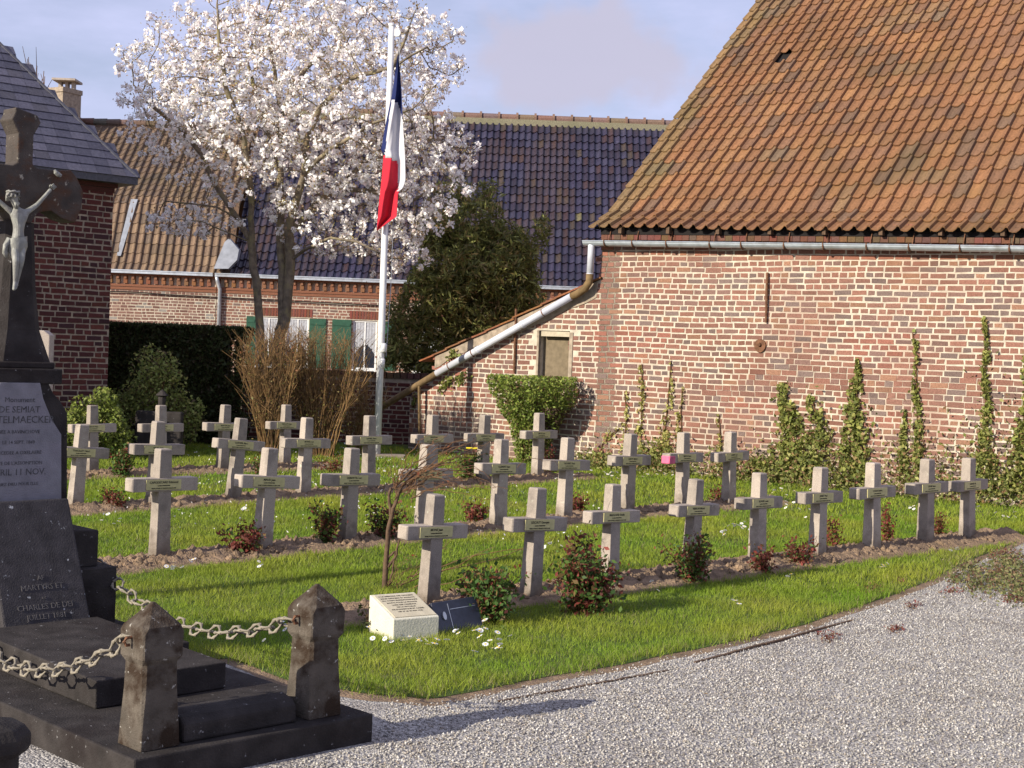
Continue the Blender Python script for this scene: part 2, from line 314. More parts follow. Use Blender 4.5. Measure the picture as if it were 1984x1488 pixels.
# rows of crosses ------------------------------------------------------------------
# (top px, top y, base px, base y or None, Y or None)
ROWS = {
 'A': [(843, 957, 829, 1178), (1044, 945, 1027, 1165), (1190, 938, 1180, 1128), (1348, 928, 1337, 1108), (1474, 916, 1466, 1092), (1590, 905, 1582, 1083), (1692, 896, 1688, 1073), (1797, 889, 1792, 1060), (1876, 887, 1873, 1048)],
 'B': [(316, 869, 308, 1083), (526, 868, 507, 1071), (683, 868, 672, 1056), (829, 861, 818, 1042), (975, 851, 964, 1028), (1103, 848, 1092, 1010), (1220, 840, 1213, 997), (1327, 838, 1321, 986), (1412, 836, 1411, 981)],
 'C': [(160, 822, 145, 985), (306, 816, 297, 983), (471, 810, 451, 973), (596, 809, 587, 963), (718, 805, 713, 953), (839, 804, 834, 944), (940, 804, 934, 937), (1045, 800, 1041, 927)],
 'D': [(180, 785, 178, 920), (313, 785, 310, 919), (437, 784, 430, 917), (556, 784, 551, 905)]}
BASE = {k: [G(x[2], x[3]) for x in r_] for k, r_ in ROWS.items()}
LINES = {}
for k, b_ in BASE.items():
    X = np.array([p.x for p in b_]); Y = np.array([p.y for p in b_]); s_, i_ = np.polyfit(X, Y, 1); LINES[k] = (s_, i_, X.min(), X.max())
def bed_dist(x, y):
    d = np.full(np.shape(x), 9.)
    for k, (s_, i_, a, b_) in LINES.items():
        ext = .45 if k != 'D' else .6
        q = math.hypot(1, s_); dd = np.abs(y-s_*x-i_)/q
        along = (x+s_*(y-i_))/(1+s_*s_)
        out_ = np.maximum(0, np.maximum(a-ext-along, along-(b_+.35)))*q
        d = np.minimum(d, np.hypot(dd, out_))
    return d
BW = .33
for k, (s_, i_, a, b_) in LINES.items():
    q = math.hypot(1, s_); Lx = np.arange(a-.72, b_+.6, .03/q*1.0); Wd = np.linspace(-BW-.04, BW+.04, 19)
    V = []
    for x in Lx:
        for w_ in Wd:
            px_ = x - s_/q*w_; py_ = s_*x+i_ + w_/q
            prof = math.cos(min(1, abs(w_)/(BW+.04))*math.pi/2)
            nn = noise.noise(Vector((px_*14, py_*14, 1)))*.5+noise.noise(Vector((px_*30, py_*30, 5)))*.4+noise.noise(Vector((px_*5, py_*5, 2)))*.6
            V.append((px_, py_, float(gz(py_)) + .006 + prof*(.05+.075*nn) + (0 if prof > .05 else -.02)))
    I = np.arange(len(V)).reshape(len(Lx), len(Wd))
    tag(mesh('soil_bed', np.array(V), np.stack([I[:-1, :-1], I[:-1, 1:], I[1:, 1:], I[1:, :-1]], -1).reshape(-1, 4), M['soil'], smooth=False), kind='structure')
# barn frontage
BA = R(34); bw = Vector((math.cos(BA), -math.sin(BA), 0)); bn = Vector((-math.sin(BA), -math.cos(BA), 0)); B0 = Vector((1.19, 21.1, 0))
def barn_s(x): return (x-B0.x)/bw.x
def wall_y(x): return B0.y - (x-B0.x)*math.tan(BA)
def SW(px, py, off=0):
    """point on the barn's front plane (off metres in front of it) -> (s, z, point)"""
    d = ray(px, py); p0 = Vector((0, 0, HC)); k = ((B0+bn*off)-p0).dot(bn)/d.dot(bn); p = p0+d*k; return (p-B0).dot(bw), p.z, p
# grass blades ---------------------------------------------------------------------
def grass_pts(n, x0, x1, y0, y1, rs):
    x = rs.uniform(x0, x1, n); y = rs.uniform(y0, y1, n)
    ok = (y > yb(x)+rs.normal(0, .045, n)+.05*np.sin(x*9)*np.sin(x*3.1)) & (bed_dist(x, y) > BW-.02+rs.normal(0, .03, n)) & (y < np.where(x > -1.7, wall_y(x)-.1, 24.5)) & (np.abs(x/y) < .4)
    return x[ok], y[ok]
def blades(name, x, y, h, w, cols, lean=.5, rs=nr):
    n = len(x); a = rs.uniform(0, 2*math.pi, n); z = gz(y)+.004; hh = h*rs.uniform(.5, 1.35, n); ln = lean*rs.uniform(0, 1, n)*hh; la = rs.uniform(0, 2*math.pi, n)
    b0 = np.stack([x-np.cos(a)*w/2, y-np.sin(a)*w/2, z], 1); b1 = np.stack([x+np.cos(a)*w/2, y+np.sin(a)*w/2, z], 1); tp = np.stack([x+np.cos(la)*ln, y+np.sin(la)*ln, z+hh], 1)
    V = np.stack([b0, b1, tp], 1).reshape(-1, 3); return V, np.arange(3*n).reshape(-1, 3), cols(n)
rs = np.random.RandomState(3)
segs = [(260000, -5, 6, 7.2, 11.5, .034, .0045), (220000, -6, 7, 11, 16, .038, .007), (120000, -8.5, 6.5, 15, 23.5, .045, .012)]
VV = []; FF = []; CC = []; off = 0
def gn(x, y, f=1.3): return np.array([noise.noise(Vector((a*f, b_*f, 7))) for a, b_ in zip(x, y)])
for (n_, x0, x1, y0, y1, h, w) in segs:
    x, y = grass_pts(n_, x0, x1, y0, y1, rs)
    near = np.clip(1-(y-yb(x))/.35, 0, 1)
    nn = gn(x, y); nn2 = gn(x, y, 4.5)
    hh = h*(1+.5*nn2+.35*nn+ .7*near*(y < 11.5))
    V, Fc, _ = blades('g', x, y, hh, w, lambda n: None, 1.1, rs)
    c = np.stack([.285+.13*nn+.03*nn2, .372+.05*nn+.03*nn2, .038+.02*nn], 1)*rs.uniform(.7, 1.3, (len(x), 1))
    dry = rs.uniform(size=len(x)) < (.06+.2*near+.5*np.clip(gn(x, y, .8)-.18, 0, 1)); c[dry] = np.array([.36, .33, .14])*rs.uniform(.6, 1.1, (dry.sum(), 1))
    VV.append(V); FF.append(Fc+off); CC.append(c); off += len(V)
tag(mesh('grass', np.concatenate(VV), np.concatenate(FF), M['grass'], col=np.concatenate(CC)), 'short green lawn grass between the rows of crosses', 'grass', kind='stuff')
# loose stones on the path
x = rs.uniform(-3.4, 5.5, 170000); y = 5.0 + (rs.uniform(0, 1, 170000)**1.15)*8.5
ok = (y < yb(x)-.15+rs.normal(0, .045, len(x))) & (np.abs(x/y) < .4) & ~((x < -.55) & (y > (x+1.40)+5.45) & (x+y < 12)) ; x, y = x[ok], y[ok]; n_ = len(x)
s_ = rs.uniform(.003, .0085, n_); oc = np.array([(1, 0, 0), (0, 1, 0), (-1, 0, 0), (0, -1, 0), (0, 0, 1), (0, 0, -1.)])
V = np.stack([x, y, gz(y)+.003], 1)[:, None, :] + oc[None]*s_[:, None, None]*rs.uniform(.55, 1.3, (n_, 6, 1))
of = np.array([(0, 1, 4), (1, 2, 4), (2, 3, 4), (3, 0, 4), (1, 0, 5), (2, 1, 5), (3, 2, 5), (0, 3, 5)])
Fc = (of[None]+6*np.arange(n_)[:, None, None]).reshape(-1, 3)
cc = np.repeat(mixcols(n_, [(.62, .58, .53), (.46, .43, .39), (.28, .255, .235), (.78, .74, .69), (.50, .43, .36)], [.3, .3, .15, .15, .1], .2, rs), 8, axis=0)
tag(mesh('loose_gravel', V.reshape(-1, 3), Fc, M['pebble'], col=cc), 'pale grey loose gravel stones scattered over the path', 'gravel', kind='stuff')
# soil clods in the beds
pts = []
for k, (s1, i1, a, b_) in LINES.items():
    for _ in range(1500 if k in 'AB' else 700):
        q = math.hypot(1, s1); xx = rs.uniform(a-.4, b_+.3); w_ = rs.normal(0, .13)
        if abs(w_) > BW: continue
        px_, py_ = xx-s1/q*w_, s1*xx+i1+w_/q; pts.append((px_, py_, float(gz(py_))+.03*math.cos(abs(w_)/.3*1.5)+.012))
pts = np.array(pts); n_ = len(pts); s_ = .008+.05*rs.uniform(0, 1, n_)**1.8
V = pts[:, None, :]+oc[None]*s_[:, None, None]*rs.uniform(.6, 1.2, (n_, 6, 1)); Fc = (of[None]+6*np.arange(n_)[:, None, None]).reshape(-1, 3)
tag(mesh('soil_clods', V.reshape(-1, 3), Fc, M['soil']), 'dry brown clods of earth in the planted beds', 'soil', kind='stuff')
x = rs.uniform(-2.5, 5.5, 420); y = yb(x)-np.abs(rs.normal(0, .5, 420))-.05; y = np.where(rs.uniform(size=420) < .3, rs.uniform(6, 12, 420), y); ok = (y < yb(x)) & (y > 5.3) & ~((x < -.5) & (y < 9)); x, y = x[ok], y[ok]
V, Fc = leaves(np.stack([x, y, gz(y)+.012], 1), np.full(len(x), .022), rs=rs); V[:, 2] = gz(V[:, 1])+.006+(V[:, 2]-gz(V[:, 1]))*.3
tag(mesh('leaf_litter', V, Fc, M['leaf'], col=mixcols(len(x), [(.20, .12, .07), (.30, .20, .11), (.14, .08, .05)], None, .2, rs)), 'dry brown scraps of leaf litter on the gravel near the lawn', 'leaf litter', kind='stuff')
# wooden lawn edging
for a, b_, lb_ in (((964, 1360), (1292, 1300), 'weathered wooden edging strip at the near bend of the lawn'), ((1345, 1284), (1652, 1202), 'longer weathered wooden edging strip along the far gravel edge')):
    m_ = MB(); p, q = G(*a), G(*b_); dd = (q-p).normalized(); nn = Vector((-dd.y, dd.x, 0)); mid = (p+q)/2
    steps = 10
    for i in range(steps):
        A_ = p+(q-p)*(i/steps); B_ = p+(q-p)*((i+1)/steps+.004); o_ = nn*rnd.uniform(-.006, .006)
        m_.add([A_+o_-nn*.012-Z3*.05, B_+o_-nn*.012-Z3*.05, B_+o_+nn*.012-Z3*.05, A_+o_+nn*.012-Z3*.05, A_+o_-nn*.009+Z3*.007, B_+o_-nn*.009+Z3*.006, B_+o_+nn*.009+Z3*.006, A_+o_+nn*.009+Z3*.007],
               [(0, 3, 2, 1), (4, 5, 6, 7), (0, 1, 5, 4), (1, 2, 6, 5), (2, 3, 7, 6), (3, 0, 4, 7)])
    tag(m_.build('lawn_edging', M['woodbrown']), lb_, 'edging')
# ------------------------------------------------------------------ masonry and roofing
BRC = {'barn': ([(.90, .43, .32), (.83, .42, .32), (.72, .42, .35), (.63, .44, .39), (1.0, .53, .35)], [.34, .26, .18, .14, .08]),
       'dark': ([(.36, .10, .09), (.28, .09, .09), (.20, .08, .09), (.42, .13, .10)], [.4, .3, .15, .15]),
       'orange': ([(.85, .36, .20), (.72, .28, .17), (.55, .22, .16)], [.5, .35, .15]),
       'pale': ([(.75, .42, .33), (.62, .33, .27), (.85, .55, .45), (.9, .82, .75)], [.45, .35, .15, .05])}
def inpoly(poly, x, y):
    c = False; n = len(poly)
    for i in range(n):
        x1, y1 = poly[i]; x2, y2 = poly[i-1]
        if (y1 > y) != (y2 > y) and x < (x2-x1)*(y-y1)/(y2-y1)+x1: c = not c
    return c
def bricks(name, o, w, nrm, poly, holes, parent, pal='barn', ch=.076, z0=0, lh=(.213, .103), jt=.017, proud=.006, tint=None, seed=1, lean=0, jit=.005, jtf=None):
    """courses of bricks over polygon poly (s, z) on plane o + s*w + z*Z"""
    r_ = random.Random(seed); m_ = MB(); ss = [p[0] for p in poly]; zs = [p[1] for p in poly]; cols, wt = BRC[pal]
    k0 = int(math.floor((min(zs)-z0)/ch)); k1 = int((max(zs)-z0)/ch)+1
    for k in range(k0, k1):
        zb = z0+k*ch; s = min(ss)-r_.uniform(0, .2); row = k % 2
        while s < max(ss):
            bl = lh[0] if (row == 0) else lh[1]
            if r_.random() < .12: bl = lh[1] if row == 0 else lh[0]
            bl *= r_.uniform(.93, 1.06)
            a, b_ = s, s+bl; s = b_+jt*r_.uniform(.75, 1.3); a, b_ = max(a, min(ss)), min(b_, max(ss))
            if b_-a < .03: continue
            jq = jtf(a, zb) if jtf else 1; b_ += jt*(1-jq)*.9; zz0, zz1 = zb+jt*.5*jq, zb+ch-jt*.5*jq
            cs, cz = (a+b_)/2, (zz0+zz1)/2
            if not inpoly(poly, cs, cz) or any(h[0]-.01 < cs+bl*.3 and cs-bl*.3 < h[1]+.01 and h[2]-.01 < cz < h[3]+.01 for h in holes): continue
            c = r_.choices(cols, wt)[0]; f = r_.uniform(.82, 1.15); c = tuple(x*f for x in c)
            if tint: c = tint(cs, cz, c)
            if c is None: continue
            wob = .016*noise.noise(Vector((cs*.9, cz*1.5, seed)))
            J = lambda: r_.uniform(-jit, jit)
            fr = [(a+J(), zz0+J()+wob), (b_+J(), zz0+J()+wob), (b_+J(), zz1+J()+wob), (a+J(), zz1+J()+wob)]
            pr = proud*r_.uniform(.6, 1.3); ins = .004
            Vf = []
            for i, (x_, z_) in enumerate(fr):
                Vf.append(o+w*x_+Z3*z_-nrm*.004)
            for i, (x_, z_) in enumerate(fr):
                x2 = x_+(ins if i in (0, 3) else -ins); z2 = z_+(ins if i < 2 else -ins); Vf.append(o+w*x2+Z3*z2+nrm*pr)
            m_.add(Vf, [(4, 5, 6, 7), (0, 1, 5, 4), (1, 2, 6, 5), (2, 3, 7, 6), (3, 0, 4, 7)], c)
    return m_.build(name, M['brick'], parent)
PX = [0, .18, .42, .62, .78, .92, .985]; PR = [-.004, -.013, -.012, .004, .024, .018, -.012]
def roof_tiles(name, surf, nc, nrw, wd, ex_, m, parent, prof='pan', cols=None, jit=.006, skip=(), seed=2, colf=None, lift=.026, mask=None, th=.016, rh=1.75):
    """surf(s, t) -> (point, normal); s across, t up the slope, both in metres"""
    r_ = random.Random(seed); m_ = MB(); cl, wt = cols
    na = 7 if prof == 'pan' else 2
    for j in range(nrw):
        for i in range(nc):
            if (i, j) in skip or (mask and not mask(i, j)): continue
            sx = i*wd; c = r_.choices(cl, wt)[0]; f = r_.uniform(.88, 1.10); c = tuple(x*f for x in c)
            if colf: c = colf(sx, j*ex_, c)
            dj = r_.uniform(-jit, jit); dl = r_.uniform(0, jit*1.2); rt = r_.uniform(-jit, jit)*.8
            V = []
            for tt, li in ((j*ex_-.01+dj, lift+dl), (j*ex_+ex_*1.06, 0.002)):
                for a in range(na):
                    q = a/(na-1)
                    if prof == 'pan':
                        h = PR[a]*rh; ww = wd*PX[a]
                    else: h = 0; ww = wd*(q*.985+.007)
                    p, nn = surf(sx+ww, tt + rt*(q-.5)); V.append(p+nn*(h+li))
            nb = len(V)
            for a in range(na): # front lip
                q = a/(na-1); p, nn = surf(sx, j*ex_); V.append(V[a]-nn*th)
            Fc = [(a, a+1, na+a+1, na+a) for a in range(na-1)] + [(nb+a, nb+a+1, a+1, a) for a in range(na-1)]
            m_.add(V, Fc, c)
    o = m_.build(name, m, parent); 
    return o
# ------------------------------------------------------------------ the barn
barn = thing('barn', B0, 0, 'long brick barn with an orange pantile roof and lean-to, right of the flagpole', 'barn')
SL, SR = -3.42, 12.0
def cr(s): return -.020*max(0, s)     # the eaves sag to the right
e0 = SW(1150, 437, .12)[1]
WT = 3.62
s_lt = SW(844, 690)[0]; z_lt = SW(844, 690)[1]; z_l2 = SW(1143, 544)[1]; s_l2 = SW(795, 758)[0]; z_l3 = SW(795, 770)[1]
wall_poly = [(s_l2, -.3), (SR, -.3), (SR, WT+cr(SR)), (.05, WT), (.05, z_l2+.02), (s_lt, z_lt), (s_lt+.03, SW(842, 738)[1]), (s_l2, z_l3)]
nw = SW(1046, 640); ne = SW(1100, 760)
hole = (nw[0], ne[0], ne[1], nw[1])
m_ = MB()
def wpoly(pl, d0=0, d1=.35): m_.prism([B0+bw*a+Z3*z_-bn*d0 for a, z_ in pl], -bn*(d1-d0))
zt = lambda s: (z_lt+(z_l2+.02-z_lt)*(s-s_lt)/(.05-s_lt))
wpoly([(s_l2, -.3), (s_lt, -.3), (s_lt, SW(842, 738)[1]), (s_l2, z_l3)])
wpoly([(s_lt, -.3), (hole[0], -.3), (hole[0], zt(hole[0])), (s_lt, z_lt)])
wpoly([(hole[0], -.3), (hole[1], -.3), (hole[1], hole[2]), (hole[0], hole[2])])
wpoly([(hole[0], hole[3]), (hole[1], hole[3]), (hole[1], zt(hole[1])), (hole[0], zt(hole[0]))])
wpoly([(hole[1], -.3), (.05, -.3), (.05, z_l2+.02), (hole[1], zt(hole[1]))])
wpoly([(.05, -.3), (SR, -.3), (SR, WT+cr(SR)), (.05, WT)])
wallo = m_.build('wall', M['mortar'], barn)
bx = [SW(1050, 700)[0], SW(1440, 700)[0]]
def tint(s, z, c):
    n1 = noise.noise(Vector((s*.55, z*.9, 3)))
    f = 1 + .12*n1; c = tuple(x*f for x in c)
    if n1 > .12 and 1.0 < z < 2.2: c = (c[0]*1.08, c[1]*.92, c[2]*.9)
    if z < .55 and noise.noise(Vector((s*2, z*3, 9))) > .0: c = tuple(.5*x+.5*y for x, y in zip(c, (.62, .50, .42)))
    if z > WT-.42+cr(s): c = (c[0]*1.1, c[1]*.95, c[2]*.85)
    return c
bo = bricks('brickwork', B0, bw, bn, [(a, z_+.0) for a, z_ in wall_poly], [hole, (.0, .0, 0, 0)], wallo, 'barn', .0775, -.31, tint=tint, seed=5, jtf=lambda s, z: .35 if (abs(z-1.42+.04*(s-4)+.12*noise.noise(Vector((s, z, 2)))) < .17+.12*noise.noise(Vector((s*1.4, 3, 3))) and 2.4 < s < 7.5) or noise.noise(Vector((s*.8, z*1.1, 31))) > .42 else 1)
# mortar repair band, rougher and browner
m_ = MB()
for k in range(26):
    s1 = rnd.uniform(3.0, 6.2); z1 = 1.42-.06*(s1-3)+rnd.uniform(-.18, .16); 
    pts_ = [B0+bw*(s1+rnd.uniform(.08, .2)*math.cos(q))+Z3*(z1+rnd.uniform(.03, .06)*math.sin(q))+bn*.003 for q in np.linspace(0, 2*math.pi, 9)[:-1]]
    m_.add(pts_, [tuple(range(8))]) if False else None
# plaster on the lean-to's sloping top
m_ = MB(); N1 = 30
for i in range(N1):
    sa = s_lt+(.0-s_lt)*i/N1; sb = s_lt+(.0-s_lt)*(i+1)/N1
    da = .16+.10*noise.noise(Vector((sa*3, 1, 1)))+.08*(1 if sa > -1.6 else 0); db = .16+.10*noise.noise(Vector((sb*3, 1, 1)))+.08*(1 if sb > -1.6 else 0)
    m_.prism([B0+bw*sa+Z3*(zt(sa)-da), B0+bw*sb+Z3*(zt(sb)-db), B0+bw*sb+Z3*(zt(sb)-.01), B0+bw*sa+Z3*(zt(sa)-.01)], bn*(.016+.006*noise.noise(Vector((sa*5, 0, 0)))))
m_.build('render_coat', M['cream'] if False else M['mortar_old'], barn)
# lean-to roof tiles seen on edge
upl = -bn
lt = thing('lean', B0) if False else None
m_ = MB(); nT = 13
for i in range(nT):
    sa = s_lt-.28+(.05-s_lt+.28)*i/nT; sb = s_lt-.28+(.05-s_lt+.28)*(i+1.12)/nT; dz = rnd.uniform(-.012, .012)
    za, zb_ = zt(sa)+.012+dz, zt(sb)+.0+dz
    for j in range(7):
        o1 = B0+bn*(.05-.3*j)
        m_.frame_box(o1+bw*sa+Z3*za, (bw*(sb-sa)+Z3*(zb_-za)).normalized(), -bn, Vector((-(zb_-za), 0, (sb-sa))).normalized(), (0, math.hypot(sb-sa, zb_-za)), (0, .29), (0, .022), tuple(x*rnd.uniform(.8, 1.1) for x in (.8, .33, .16)))
m_.build('lean_to_roof', M['tile'], barn)
# pitched roof
EVO = .17
pitch = R(41); ml = -bn; qb = .55
e_z0 = SW(1150, 440, EVO)[1]; e_zr = SW(1984, 449, EVO)[1]; srr = SW(1984, 449, EVO)[0]
def surf(s, t):
    c1 = math.cos(R(27)); s1 = math.sin(R(27)); c2 = math.cos(pitch); s2 = math.sin(pitch); bl = .62
    if t < bl: h_, v_ = t*c1, t*s1; nn = (Z3*c1+bn*s1)
    else: h_, v_ = bl*c1+(t-bl)*c2, bl*s1+(t-bl)*s2; nn = (Z3*c2+bn*s2)
    ez = e_z0+(e_zr-e_z0)*s/srr
    ez += (-(e_zr-e_z0)*s/srr)*min(1, t/9)
    sag = .018*noise.noise(Vector((s*.5, t*.5, 0)))
    return B0+bn*EVO+bw*(s-.08)+ml*h_+Z3*(ez+v_+sag), nn
TC = ([(.75, .36, .17), (.70, .345, .17), (.60, .315, .18), (.82, .415, .185), (.50, .30, .19), (.72, .375, .18)], [.25, .24, .17, .12, .07, .15])
def colb(s, t, c):
    n1 = noise.noise(Vector((s*.4, t*.4, 4))); f = 1+.14*n1; c = tuple(x*f for x in c)
    if s < .2+.6*n1: c = tuple(.6*a+.4*b_ for a, b_ in zip(c, (.62, .52, .24)))
    if noise.noise(Vector((s*1.3, t*1.3, 12))) > .42: c = tuple(.75*a+.25*b_ for a, b_ in zip(c, (.55, .50, .32)))
    return c
NC, NR = 62, 31
rf = roof_tiles('roof', surf, NC, NR, .193, .315, M['tile'], barn, 'pan', TC, .008, skip={(6, 15)}, seed=4, colf=colb)
# boards and battens under the tiles, back slope
m_ = MB()
def sp_(s, t, d): p, nn = surf(s, t); return p-nn*d
for i in range(24):
    for (ta, tb_) in ((.10, .60), (.60, .64), (.64, 2), (2, 4), (4, 6), (6, 8), (8, 9.75)):
        sa_, sb2 = .03+.495*i, .03+.495*(i+1); m_.prism([sp_(sa_, ta, .045), sp_(sb2, ta, .045), sp_(sb2, tb_, .045), sp_(sa_, tb_, .045)], Vector((0, 0, -.03)))
rg = surf(0, 9.75)[0]; rg2 = surf(11.9, 9.75)[0]
m_.prism([rg-Z3*.04, rg2-Z3*.04, rg2+ml*8.5-Z3*7.2, rg+ml*8.5-Z3*7.2], Z3*-.05)
m_.build('roof_boards', M['dark'], rf)
for a in np.arange(.4, 11.5, .77):
    mp_ = MB(); z_ = WT+cr(a); mp_.frame_box(B0+bw*a+Z3*(z_-.02), bw, bn, Z3, (0, .05), (.0, EVO-.02), (-.1, .0)); mp_.build('rafter_end', M['woodbrown'], rf)
# gable wall left of the barn under the verge
gm = MB(); gl = [B0+bw*.06+Z3*(-.3), B0+bw*.06+ml*14-Z3*.3, B0+bw*.06+ml*14+Z3*3.2, B0+bw*.06+ml*7.2+Z3*9.2, B0+bw*.06+ml*.5+Z3*(WT+.1), B0+bw*.06+Z3*(WT-.02)]
gm.prism(gl, bw*.3); gm.build('gable_wall', M['mortar_old'], barn)
# wall-top course behind the gutter
m_ = MB()
for i in range(110):
    s1 = .06+i*.11
    if s1 > 11.8: break
    m_.frame_box(B0+bw*s1+Z3*(WT+cr(s1)), bw, bn, Z3, (0, .104), (.012, .052+rnd.uniform(-.008, .008)), (-.205, -.135), tuple(x*rnd.uniform(.7, 1.1) for x in (.55, .27, .18)))
m_.build('eaves_course', M['brick'], barn)
m_ = MB(); m_.prism([B0+bw*.05+Z3*(WT-.13)+bn*.05, B0+bw*11.9+Z3*(WT+cr(11.9)-.13)+bn*.05, B0+bw*11.9+Z3*(WT+cr(11.9)-.015)+bn*.05, B0+bw*.05+Z3*(WT-.005)+bn*.05], -bn*.1); m_.build('eaves_shade_board', M['dark'], barn)  # near-black board added to stand in for the shade under the tile edge
# gutter: half round, open to the sky, on brackets
gzl = lambda s: SW(1130, 467, .2)[1]+(SW(1984, 478, .2)[1]-SW(1130, 467, .2)[1])*(s-SW(1130, 467, .2)[0])/(SW(1984, 478, .2)[0]-SW(1130, 467, .2)[0])
sg0 = SW(1130, 466, .2)[0]
def gutter_half(sa, sb, o_, w_, n_, zf, r_, mname, parent, thick=.006):
    m1 = MB(); K = 9; V = []
    for rr in (r_, r_-thick):
        for s in (sa, sb):
            for k in range(K):
                q = math.pi+math.pi*k/(K-1); V.append(o_+w_*s+n_*(math.cos(q)*rr)+Z3*(zf(s)+math.sin(q)*rr))
    Fc = []
    for k in range(K-1): Fc += [(k, k+1, K+k+1, K+k), (2*K+k+1, 2*K+k, 3*K+k, 3*K+k+1)]
    Fc += [(0, K, 3*K, 2*K), (K-1, 3*K-1, 4*K-1, 2*K-1), tuple(range(K))+tuple(range(3*K-1, 2*K-1, -1)), tuple(range(K, 2*K))[::-1]+tuple(range(3*K, 4*K))]
    m1.add(V, Fc)
    for s in (sa, sb): m1.tube([o_+w_*s+n_*(r_+.003)+Z3*zf(s)]*1 + [o_+w_*s+n_*(r_+.003)+Z3*zf(s)], .004) if False else None
    m1.tube([o_+w_*sa+n_*(r_)+Z3*(zf(sa)+.002), o_+w_*sb+n_*(r_)+Z3*(zf(sb)+.002)], .009, 6)
    return m1.build('gutter', M[mname], parent, smooth=False)
GO = B0+bn*.16
gt = gutter_half(sg0, 11.9, GO, bw, bn, gzl, .068, 'zinc', barn)
K = 9
for px in (1172, 1226, 1292, 1376, 1437, 1520, 1596, 1680, 1762, 1861, 1957):
    s = SW(px, 470, .2)[0]
    m_ = MB(); m_.tube([GO+bw*s+bn*(math.cos(q)*.080)+Z3*(gzl(s)+math.sin(q)*.080) for q in np.linspace(math.pi*.95, 2.05*math.pi, 9)]+[GO+bw*s+Z3*(gzl(s)+.012)], .011, 5)
    m_.tube([GO+bw*s-bn*.07+Z3*(gzl(s)+.01), GO+bw*(s+.01)-bn*.1+Z3*(gzl(s)+.16)], .009, 5); m_.build('gutter_bracket', M['rust'], gt)
m_ = MB(); s = sg0
m_.frame_box(B0+Z3*0, bw, bn, Z3, (.06, 11.9), (.0, .035), (WT-.21, WT-.13), (1, 1, 1)) if False else None
# downpipe with swan neck, then the long sloping pipe
pA = SW(1146, 474, .16)[2]; pB = SW(1143, 530, .16)[2]; pC = SW(1134, 556, .14)[2]; pD = SW(1108, 574, .12)[2]; pE = SW(846, 724, .12)[2]; pF = SW(692, 818, .12)[2]
dp = MB(); dp.tube([pA+Z3*.02, pA-Z3*.05, pB], [.05, .05, .05], 14); dp.tube([pB, pB-Z3*.01], .056, 14)
dpo = dp.build('downpipe', M['pipe_grey'], barn, smooth=True)
e_ = MB(); e_.tube([pB-Z3*.0, pB*.5+pC*.5+bw*.03-Z3*.02, pC-Z3*.02, pC*.4+pD*.6-Z3*.02, pD], [.056]*5, 14); e_.build('rusty_elbow', M['rustpipe'], dpo, smooth=True)
e_ = MB(); e_.tube([pD, pE], .055, 16)
for q in (.35, .68): 
    c_ = pD.lerp(pE, q); d_ = (pE-pD).normalized(); e_.tube([c_-d_*.03, c_+d_*.03], .062, 16)
pp = e_.build('drain_pipe', M['pipe_grey'], barn, smooth=True)
for q in (.2, .72, .9):
    e_ = MB(); c_ = pD.lerp(pE, q); d_ = (pE-pD).normalized(); e_.tube([c_-d_*.008, c_+d_*.008], .060, 16); e_.build('pipe_clip', M['rust'], pp)
e_ = MB(); e_.tube([pE-(pE-pF).normalized()*-.1, pF], [.052, .055], 14); e_.build('rusty_pipe', M['rustpipe'], barn, smooth=True)
st = MB(); a_ = SW(812, 748, .14)[2]; b_ = Vector((a_.x+.05, a_.y, float(gz(a_.y))-.05)); st.tube([a_, b_], [.022, .02], 8)
tag(st.build('wooden_stake', M['rustpipe']), 'thin brown stake propping the rusty end of the drain pipe', 'stake')
# niche window
m_ = MB(); hs0, hs1, hz0, hz1 = hole
m_.frame_box(B0, bw, bn, Z3, (hs0-.035, hs0), (-.05, .018), (hz0-.05, hz1)); m_.frame_box(B0, bw, bn, Z3, (hs1, hs1+.06), (-.05, .016), (hz0-.05, hz1-.02))
wf = m_.build('window_surround', M['mortar_old'], barn)
m_ = MB(); m_.frame_box(B0, bw, bn, Z3, (hs0+.03, hs1-.002), (-.06, .004), (hz1-.085, hz1-.01)); m_.build('lintel', M['cream'], wf)
m_ = MB(); m_.frame_box(B0, bw, bn, Z3, (hs0, hs1), (-.15, -.12), (hz0, hz1), (1, 1, 1)); m_.build('boarding', M['woodpale'], wf)
# wall ties
m_ = MB(); a1 = SW(1487, 528, .03); a2 = SW(1484, 625, .03)
m_.tube([a1[2], a1[2].lerp(a2[2], .35)+bn*.01, a2[2]], [.018, .022, .016], 6); m_.build('iron_tie_bar', M['rust'], barn)
m_ = MB(); c_ = SW(1472, 668, .03)[2]; pts_ = [c_+bw*(.085*math.cos(q))+Z3*(.085*math.sin(q)*(1.25 if math.sin(q) < 0 else .9)) for q in np.linspace(0, 2*math.pi, 15)[:-1]]
m_.prism(pts_, -bn*.04); m_.tube([c_, c_+bn*.03], [.03, .022], 8); m_.build('tie_plate', M['rust'], barn)
# thin upright rust coloured strap on the lean-to
m_ = MB(); a1 = SW(1000, 598, .03); a2 = SW(996, 722, .03); m_.tube([a1[2], a2[2]], .02, 6); m_.build('rusty_strap', M['rust'], barn)
